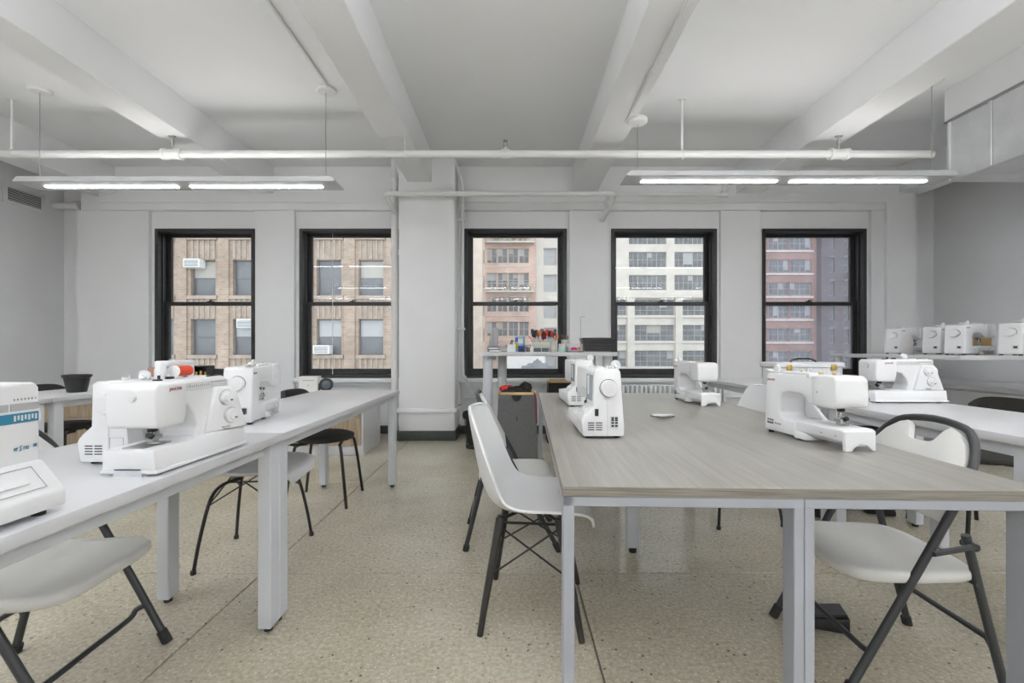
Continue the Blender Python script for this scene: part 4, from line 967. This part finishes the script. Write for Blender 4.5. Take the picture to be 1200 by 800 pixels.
G().box(-.038, .038, -.02, .03, 0, .065, .004, 2).build('body', 'blue_cover', n); G().box(-.022, .02, -.022, -.019, .012, .05).build('front_label', 'black_plastic', n, smooth=False)
j = thing('jar', 'brown jar with pale lid between the tin and the scissors tray', 'jar', (.165, 4.78, BZ))
G().lathe([(0, 0), (.021, 0), (.022, .05), (0, .05)], n=20).build('body', 'brown', j); G().lathe([(0, .05), (.018, .05), (.018, .066), (0, .066)], n=20).build('lid', 'beige_plastic', j)
simple('glue_bottle', G().lathe([(0, 0), (.016, 0), (.016, .045), (.006, .06), (.004, .085), (0, .085)], (.205, 4.77, BZ), 16), 'white_plastic', 'white glue bottle with a pointed nozzle beside the brown jar', 'bottle')
tr = thing('tool_tray', 'beige divided tray full of scissors with slate drawers', 'organiser', (.305, 4.84, BZ))
G().box(-.09, .09, -.05, .06, .045, .1, .004, 1).box(-.085, .085, -.05, .06, 0, .045, .002, 1).build('body', 'beige_plastic', tr)
for s in (-1, 1): G().box(s * .041 - .037, s * .041 + .037, -.062, -.045, .004, .042, .004, 1).build('drawer', 'slate', tr)
ct = thing('canister', 'beige canister holding tall scissors and brushes', 'container', (.43, 4.84, BZ)); G().lathe([(0, 0), (.04, 0), (.042, .105), (.038, .105), (.036, .01), (0, .01)], n=24).build('body', 'beige_plastic', ct); G().lathe([(.0415, .03), (.0425, .03), (.0425, .07), (.0415, .07)], n=24).build('band', 'cream_plastic', ct)
mj = thing('jar', 'mint green low jar with clear top', 'jar', (.515, 4.76, BZ)); G().lathe([(0, 0), (.036, 0), (.037, .035), (0, .035)], n=24).build('body', 'mint', mj); G().lathe([(0, .035), (.034, .035), (.034, .085), (0, .085)], n=24).build('top', 'clear_plastic', mj)
cp = thing('cup', 'tall beige cup with dark pens behind the mint jar', 'cup', (.56, 4.90, BZ)); G().lathe([(0, 0), (.032, 0), (.038, .13), (.035, .13), (.03, .008), (0, .008)], n=24).build('body', 'beige_plastic', cp)
fb = thing('parts_box', 'flat clear box with a pink pincushion and bits inside', 'box', (.65, 4.80, BZ))
G().box(-.075, .075, -.05, .05, 0, .012).box(-.075, .075, .045, .05, 0, .09).box(-.075, -.07, -.05, .05, 0, .05).box(.07, .075, -.05, .05, 0, .085).box(-.075, .075, -.05, -.047, 0, .02).build('body', 'clear_plastic', fb, smooth=False)
simple('pincushion', G().lathe([(0, 0), (.03, .004), (.036, .018), (.025, .034), (0, .038)], (.645, 4.80, BZ + .0125), 20), 'pink', 'pink pincushion inside the flat clear box', 'pincushion')
simple('thread_reel', G().cyl((.695, 4.78, BZ + .012), (.695, 4.78, BZ + .045), .014, n=16).cyl((.695, 4.78, BZ + .045), (.695, 4.78, BZ + .05), .018, n=16), 'orange', 'orange thread reel in the flat clear box', 'thread')
# scissors, brushes and pens
def scissors(x, y, z, tilt, rz, m_, label):
    s = thing('scissors', label, 'scissors', (x, y, z), rz, 'tools standing in the trays on the tall table')
    T = Matrix.Rotation(R(tilt), 4, 'Y')
    G().box(-.005, .005, -.002, .002, 0, .09, .001, 1, T=T).build('blade', 'steel_plate', s)
    for q in (-1, 1): G().tube([(q * .008 + .0065 * math.cos(R(a)), 0, .098 + .027 * math.sin(R(a))) for a in range(0, 360, 30)], .0048, 6, T=T, cyc=True).tube([(0, 0, .06), (q * .008, 0, .075)], .005, 6, T=T).build('handle', m_, s)
def pen(x, y, z, tilt, rz, ln, m_, tip, label):
    s = thing('pen', label, 'pen', (x, y, z), rz, 'pens and brushes standing in the cups on the tall table')
    T = Matrix.Rotation(R(tilt), 4, 'Y')
    G().cyl((0, 0, 0), (0, 0, ln), .005, n=8, T=T).build('barrel', m_, s); G().cyl((0, 0, ln), (0, 0, ln + .02), .006, .003, 8, T=T).build('tip', tip, s)
random.seed(11)
hm = ['black_plastic', 'black_plastic', 'black_plastic', 'orange', 'black_plastic', 'dark_red_ribbon', 'black_plastic', 'red_fabric']
cn = {'black_plastic': 'black', 'orange': 'orange', 'dark_red_ribbon': 'dark red', 'red_fabric': 'red'}
for k in range(18):
    m_ = hm[k % 8]; x = .225 + (k % 9) * .02
    scissors(x, 4.815 + .05 * (k // 9) + random.uniform(-.01, .01), BZ + .062 + random.uniform(0, .055), random.uniform(-14, 14) - (14 if k % 9 == 0 else 0), random.uniform(-30, 30), m_, 'scissors with %s handles standing in the beige tray' % cn[m_])
for k in range(6):
    m_ = hm[(k + 3) % 8]; a = k * 60
    scissors(.43 + .018 * math.cos(R(a)), 4.84 + .018 * math.sin(R(a)), BZ + .06 + .01 * k, 12 * math.cos(R(a)), random.uniform(-20, 20), m_, 'scissors with %s handles standing in the beige canister' % cn[m_])
for k in range(5): pen(.56 + .014 * math.cos(k * 1.3), 4.90 + .014 * math.sin(k * 1.3), BZ + .012, 8 * math.cos(k * 1.3), 0, .15, 'black_plastic', ('orange', 'black_plastic')[k % 2], 'dark pen standing in the tall beige cup')
for k in range(4): pen(-.02 + .013 * k, 4.80, BZ + .05, 10 - 6 * k, 0, .055, ('black_plastic', 'brown', 'green', 'beige_plastic')[k], 'black_plastic', ('black', 'brown', 'green', 'beige')[k] + ' short pen in the small white pen box')
for k in range(4): pen(.235 + .02 * k, 4.83, BZ + .08, -32 + 9 * k, 10 * k, .10, ('pink', 'brown', 'paper', 'dark_red_ribbon')[k], 'beige_plastic', ('pink', 'brown', 'white', 'dark red')[k] + ' pen leaning out of the scissors tray')
# wicker basket and hook stand
wb_ = thing('basket', 'black woven rectangular basket at the end of the tall table', 'basket', (.895, 4.85, BZ + .0085))
def wall_ring(z): t = z / .125; return (.135 + .03 * t, .085 + .02 * t)
for k in range(9):
    z = .004 + k * .0145; a, b = wall_ring(z)
    G().tube([(-a, -b, z), (-a / 2, -b - .003 * (-1) ** k, z), (0, -b, z), (a / 2, -b + .003 * (-1) ** k, z), (a, -b, z), (a, b, z), (0, b, z), (-a, b, z)], .0075, 6, cyc=True).build('weave_row', 'black_plastic', wb_)
a, b = wall_ring(0); G().box(-a, a, -b, b, 0, .006).build('bottom', 'black_plastic', wb_, smooth=False)
a, b = wall_ring(.125); G().tube([(-a, -b, .13), (a, -b, .13), (a, b, .13), (-a, b, .13)], .009, 8, cyc=True).build('rim', 'black_plastic', wb_)
hk = thing('hook_stand', 'thin metal rod with a small hooked top beside the black basket', 'stand', (.70, 4.70, BZ))
G().lathe([(0, 0), (.03, 0), (.03, .006), (0, .006)], n=20).build('base', 'black_plastic', hk)
G().tube(smooth_path([(0, 0, .004), (0, 0, .2), (0, 0, .345), (.01, 0, .36), (.035, 0, .362), (.042, 0, .352)], 5), .003, 8).build('rod', 'steel_plate', hk)

# hampers
def hamper(label, x, y, w0, w1, d0, d1, h_, m_):
    hp_ = thing('laundry_hamper', label, 'hamper', (x, y, 0))
    o = G()
    b = [(-w0, -d0), (w0, -d0), (w0, d0), (-w0, d0)]; t = [(-w1, -d1), (w1, -d1), (w1, d1), (-w1, d1)]
    for i in range(4):
        j = (i + 1) % 4; (x0, y0), (x1, y1) = b[i], b[j]; (u0, v0), (u1, v1) = t[i], t[j]
        grid = [[(x0 + (x1 - x0) * q / 6 + ((u0 + (u1 - u0) * q / 6) - (x0 + (x1 - x0) * q / 6)) * p / 6 , y0 + (y1 - y0) * q / 6 + ((v0 + (v1 - v0) * q / 6) - (y0 + (y1 - y0) * q / 6)) * p / 6, h_ * p / 6 + .004) for q in range(7)] for p in range(7)]
        o.sheet(grid, .006)
    o.box(-w0, w0, -d0, d0, 0, .01); o.build('cloth_body', m_, hp_)
    r_ = .012
    for (p, q) in (((-w1, -d1), (w1, -d1)), ((w1, -d1), (w1, d1)), ((w1, d1), (-w1, d1)), ((-w1, d1), (-w1, -d1))):
        G().box(min(p[0], q[0]) - r_, max(p[0], q[0]) + r_, min(p[1], q[1]) - r_, max(p[1], q[1]) + r_, h_ - .012, h_ + .012, .004).build('wooden_rim', 'bamboo', hp_)
    return hp_
hm1 = hamper('grey fabric laundry hamper with wooden rim full of red and black cloth', .045, 4.44, .195, .165, .14, .12, .655, 'grey_fabric')
G().prism([(.045 * math.cos(R(t)), .64 + .055 * math.sin(R(t))) for t in range(180, 361, 20)], 'y', -.132, -.128).build('handle_opening', 'dark_fabric', hm1, smooth=False)
G().box(-.006, .006, -.141, -.133, .40, .44, .001, 1).build('tag', 'black_fabric', hm1)
G().tube(smooth_path([(.165, -.13, .67), (.178, -.145, .6), (.182, -.15, .5), (.185, -.155, .38)], 5), .006, 6).build('ribbon', 'dark_red_ribbon', hm1)
hamper('black fabric laundry hamper with wooden rim below the window sill', .60, 5.38, .19, .175, .14, .13, .70, 'dark_fabric')
def cloth(name, m_, label, c, rx, ry, rz_, seed):
    rnd = random.Random(seed); ph = [rnd.uniform(0, 6) for _ in range(8)]; grid = []
    for i in range(13):
        th = math.pi * i / 12; row = []
        for j in range(25):
            a = 2 * math.pi * j / 24; q = 1 + .22 * math.sin(3 * a + ph[0]) * math.sin(2 * th + ph[1]) + .16 * math.sin(5 * a + ph[2] + 3 * th) + .1 * math.sin(9 * a + ph[3]) * math.sin(5 * th)
            row.append((c[0] + rx * q * math.sin(th) * math.cos(a), c[1] + ry * q * math.sin(th) * math.sin(a), c[2] + rz_ * q * math.cos(th)))
        grid.append(row)
    vs = [p for r_ in grid for p in r_]; fs = [(i * 25 + j, i * 25 + j + 1, (i + 1) * 25 + j + 1, (i + 1) * 25 + j) for i in range(12) for j in range(24)]
    return tag(G()._add(vs, fs).build(name, m_, ang=180), label, 'cloth', 'cloth heaped in the grey hamper')
cloth('cloth', 'red_fabric', 'crumpled red cloth at the top of the grey hamper', (-.04, 4.46, .675), .075, .06, .04, 3)
cloth('cloth', 'dark_fabric', 'crumpled black cloth filling the grey hamper', (.03, 4.41, .668), .11, .07, .04, 5)
cloth('cloth', 'dark_fabric', 'black cloth peaking over the rim of the grey hamper', (.13, 4.44, .70), .055, .06, .05, 9)
# mesh waste bin with a black bag
wbn = thing('waste_bin', 'black wire mesh waste bin with a black bag folded over its rim', 'bin', (-.405, 5.02, 0))
ms = G()
for k in range(15): r_ = .095 + .02 * k / 14; ms.tube([(r_ * math.cos(R(a)), r_ * math.sin(R(a)), .012 + k * .0265) for a in range(0, 360, 20)], .0022, 4, cyc=True)
for a in range(0, 360, 12): ms.cyl((.095 * math.cos(R(a)), .095 * math.sin(R(a)), .01), (.115 * math.cos(R(a)), .115 * math.sin(R(a)), .385), .002, n=4)
ms.build('mesh_wall', 'black_metal', wbn)
G().lathe([(0, 0), (.098, 0), (.1, .02), (.096, .02), (.094, .006), (0, .006)], n=24).build('base', 'black_metal', wbn)
G().lathe([(.085, .05), (.10, .35), (.118, .395), (.13, .385), (.135, .35), (.128, .32), (.122, .33)], n=18).build('bag', 'dark_fabric', wbn)

# projector and its box on the low cabinet
pbx = thing('product_box', 'white product box standing beside the small projector', 'box', (-2.20, 5.02, .58), 6)
G().box(-.10, .10, -.06, .06, 0, .195, .003, 1).build('body', 'paper', pbx)
G().box(-.05, .05, -.0606, -.06, .02, .03).box(-.06, .06, -.0606, -.06, .15, .158).box(-.006, .006, -.0606, -.06, .095, .11).build('print', 'chart_grey', pbx, smooth=False)
pr = thing('projector', 'small white cylindrical projector with a black round lens', 'projector', (-1.985, 4.93, .58), 18)
G().cyl((0, .14, .115), (0, -.03, .115), .062, .068, 32).build('body', 'white_plastic', pr); G().cyl((0, -.03, .115), (0, -.045, .115), .07, n=32).build('lens_rim', 'black_plastic', pr)
G().cyl((0, -.045, .115), (0, -.05, .115), .045, .03, 28).cyl((0, -.05, .115), (0, -.055, .115), .016, n=20).build('lens', 'slate', pr)
G().box(-.05, .05, .0, .1, 0, .01, .003).cyl((0, .05, .01), (0, .05, .06), .015, n=12).box(-.082, -.066, .03, .07, .02, .12, .003).build('stand', 'black_plastic', pr)
# bucket
bk = thing('plant_pot', 'empty black plastic pot with flared rim on the white desk', 'pot', (-3.285, 3.48, .75), 0, None, .93)
G().lathe([(0, .004), (.06, 0), (.064, .01), (.083, .118), (.092, .12), (.094, .142), (.088, .142), (.08, .115), (.06, .012), (0, .012)], n=32).build('body', 'black_plastic', bk)
for s in (-1, 1): G().box(s * .1 - .012, s * .1 + .012, -.02, .02, .134, .141, .002, 1).build('lug', 'black_plastic', bk)
# storage by the first window
simple('storage_box', G().box(-3.72, -3.42, 4.78, 5.1, .58, .865, .006, 2), 'white_plastic', 'white storage box on the low cabinet under the mint bag', 'box')
bg_ = thing('fabric_bag', 'mint and white plastic bag of fabric lying on the white storage box', 'bag', (-3.57, 4.93, .865))
def bag(m_, cx, rx, ry, rz_, seed, zc):
    rnd = random.Random(seed); p = [rnd.uniform(0, 6) for _ in range(4)]; g_ = G(); vs = []; fs = []
    for i in range(9):
        th = math.pi * i / 8
        for k in range(17):
            a = 2 * math.pi * k / 16; q = 1 + .15 * math.sin(3 * a + p[0]) + .12 * math.sin(5 * a + p[1] + 2 * th)
            vs.append((cx + rx * q * math.sin(th) * math.cos(a), ry * q * math.sin(th) * math.sin(a), max(0.001, zc + rz_ * q * math.cos(th))))
    fs = [(i * 17 + k, i * 17 + k + 1, (i + 1) * 17 + k + 1, (i + 1) * 17 + k) for i in range(8) for k in range(16)]
    return g_._add(vs, fs)
bag('cyan_bag', -.07, .075, .07, .06, 2, .03).build('mint_lobe', 'cyan_bag', bg_, ang=60); bag('paper', .03, .11, .08, .04, 4, .02).build('white_lobe', 'cyan_bag', bg_, ang=60)
G().box(-.02, .09, -.05, .03, .055, .062, .002, 1).build('blue_label', 'blue_cover', bg_)
sp_ = thing('speaker', 'upright peach coloured rounded speaker by the first window frame', 'speaker', (-3.80, 4.9, .58)); G().box(-.05, .05, -.05, .05, 0, .30, .018, 3).build('body', 'peach', sp_); G().box(-.02, .0, -.0515, -.049, .17, .18).build('badge', 'beige_plastic', sp_, smooth=False); G().cyl((.02, -.0495, .178), (.02, -.052, .178), .009, n=12).build('button', 'orange', sp_)
rk = thing('wire_rack', 'dark open rack of small gold trimmed items by the first window', 'rack', (-3.32, 4.95, .58))
G().box(-.085, .085, -.06, .06, .30, .315).box(-.085, .085, -.06, .06, .20, .21).box(-.085, .085, -.06, .06, .09, .1).box(-.085, -.075, -.06, .06, 0, .31).box(.075, .085, -.06, .06, 0, .31).box(-.085, .085, .05, .06, 0, .31).build('frame', 'black_metal', rk, smooth=False)
for k in range(3): G().cyl((-.05 + k * .05, -.03, .21), (-.05 + k * .05, -.03, .25 + .01 * (k % 2)), .014, n=12).build('gold_item', 'gold', rk)
# hard case with handle
hc = thing('carrying_case', 'white ribbed hard carrying case with black handle and brass latches', 'case', (2.21, 3.52, .785), 3)
G().box(-.25, .25, -.1, .1, 0, .15, .008, 2).build('lower_shell', 'white_plastic', hc); G().box(-.262, .262, -.112, .112, .15, .19, .01, 3).build('lid', 'white_plastic', hc)
for k in range(23): G().box(-.235 + k * .021, -.224 + k * .021, -.1035, -.099, .01, .148).build('rib', 'white_plastic', hc, smooth=False)
G().tube(smooth_path([(-.1, -.02, .19), (-.085, -.02, .205), (-.04, -.02, .216), (.04, -.02, .216), (.085, -.02, .205), (.1, -.02, .19)], 4), .007, 8).build('handle', 'black_plastic', hc)
for x in (-.17, .17): G().box(x - .02, x + .02, -.118, -.104, .13, .175, .003).build('latch', 'gold', hc)
# clippers on the oak table
cl = thing('thread_snips', 'small dark metal thread snips lying on the oak table', 'scissors', (.715, 2.19, .75), 12)
G().tube(smooth_path([(.055, 0, .008), (.0, -.018, .011), (-.045, -.012, .014), (-.055, 0, .014), (-.045, .012, .014), (.0, .016, .011), (.06, .004, .008)], 5), .006, 8).build('spring_body', 'steel_plate', cl)
G().box(-.03, .06, -.008, .006, .003, .008, .001, 1).build('blade', 'dark_slot', cl)
# foot pedals
def pedal(label, x, y, rz):
    p = thing('foot_pedal', label, 'pedal', (x, y, 0), rz, 'sewing machine foot pedals')
    G().prism([(-.08, .004), (.08, .004), (.08, .035), (-.08, .065)], 'y', -.05, .05, .006, 2).build('base', 'black_plastic', p)
    G().prism([(-.075, .068), (.078, .038), (.078, .046), (-.072, .076)], 'y', -.044, .044, .002, 1).build('treadle', 'dark_tube', p)
    for s in (-1, 1): G().cyl((s * .06, 0, 0), (s * .06, 0, .006), .02, n=12).build('rubber_pad', 'rubber', p)
    return p
pedal('black foot pedal on the floor under the oak table and folding chair', 1.21, 1.80, 160)
pedal('black foot pedal on the floor under the desk with the shelf machines behind', 2.40, 3.02, -20)
pedal('black foot pedal on the floor between the oak table and the white desk', 2.02, 2.98, 5)
tag(G().tube(smooth_path([(2.58, 2.9, .012), (2.66, 3.0, .006), (2.55, 3.12, .006), (2.3, 3.1, .006), (2.1, 3.0, .012)], 6), .005, 6).build('pedal_cord', 'black_plastic'), 'black cord joining the pedals on the floor', 'cord')
# leaflets, carton and paper on the shelf table
for k in range(3):
    lf = simple('leaflet', G().box(-.06, .06, -.002 - .001 * k, .002 + .001 * k, 0, .20 - .015 * k, .0008, 1), 'paper', ('tallest', 'middle', 'shortest')[k] + ' upright paper leaflet between machines on the tall shelf', 'paper', 'leaflets on the tall shelf'); at(lf, 4.05 + .02 * k, 4.735 + .012 * k, 1.02, 10)
simple('cardboard_box', G().box(4.42, 4.52, 4.34, 4.42, 1.02, 1.20, .003, 1), 'cardboard', 'small brown cardboard box between machines on the tall shelf', 'box')
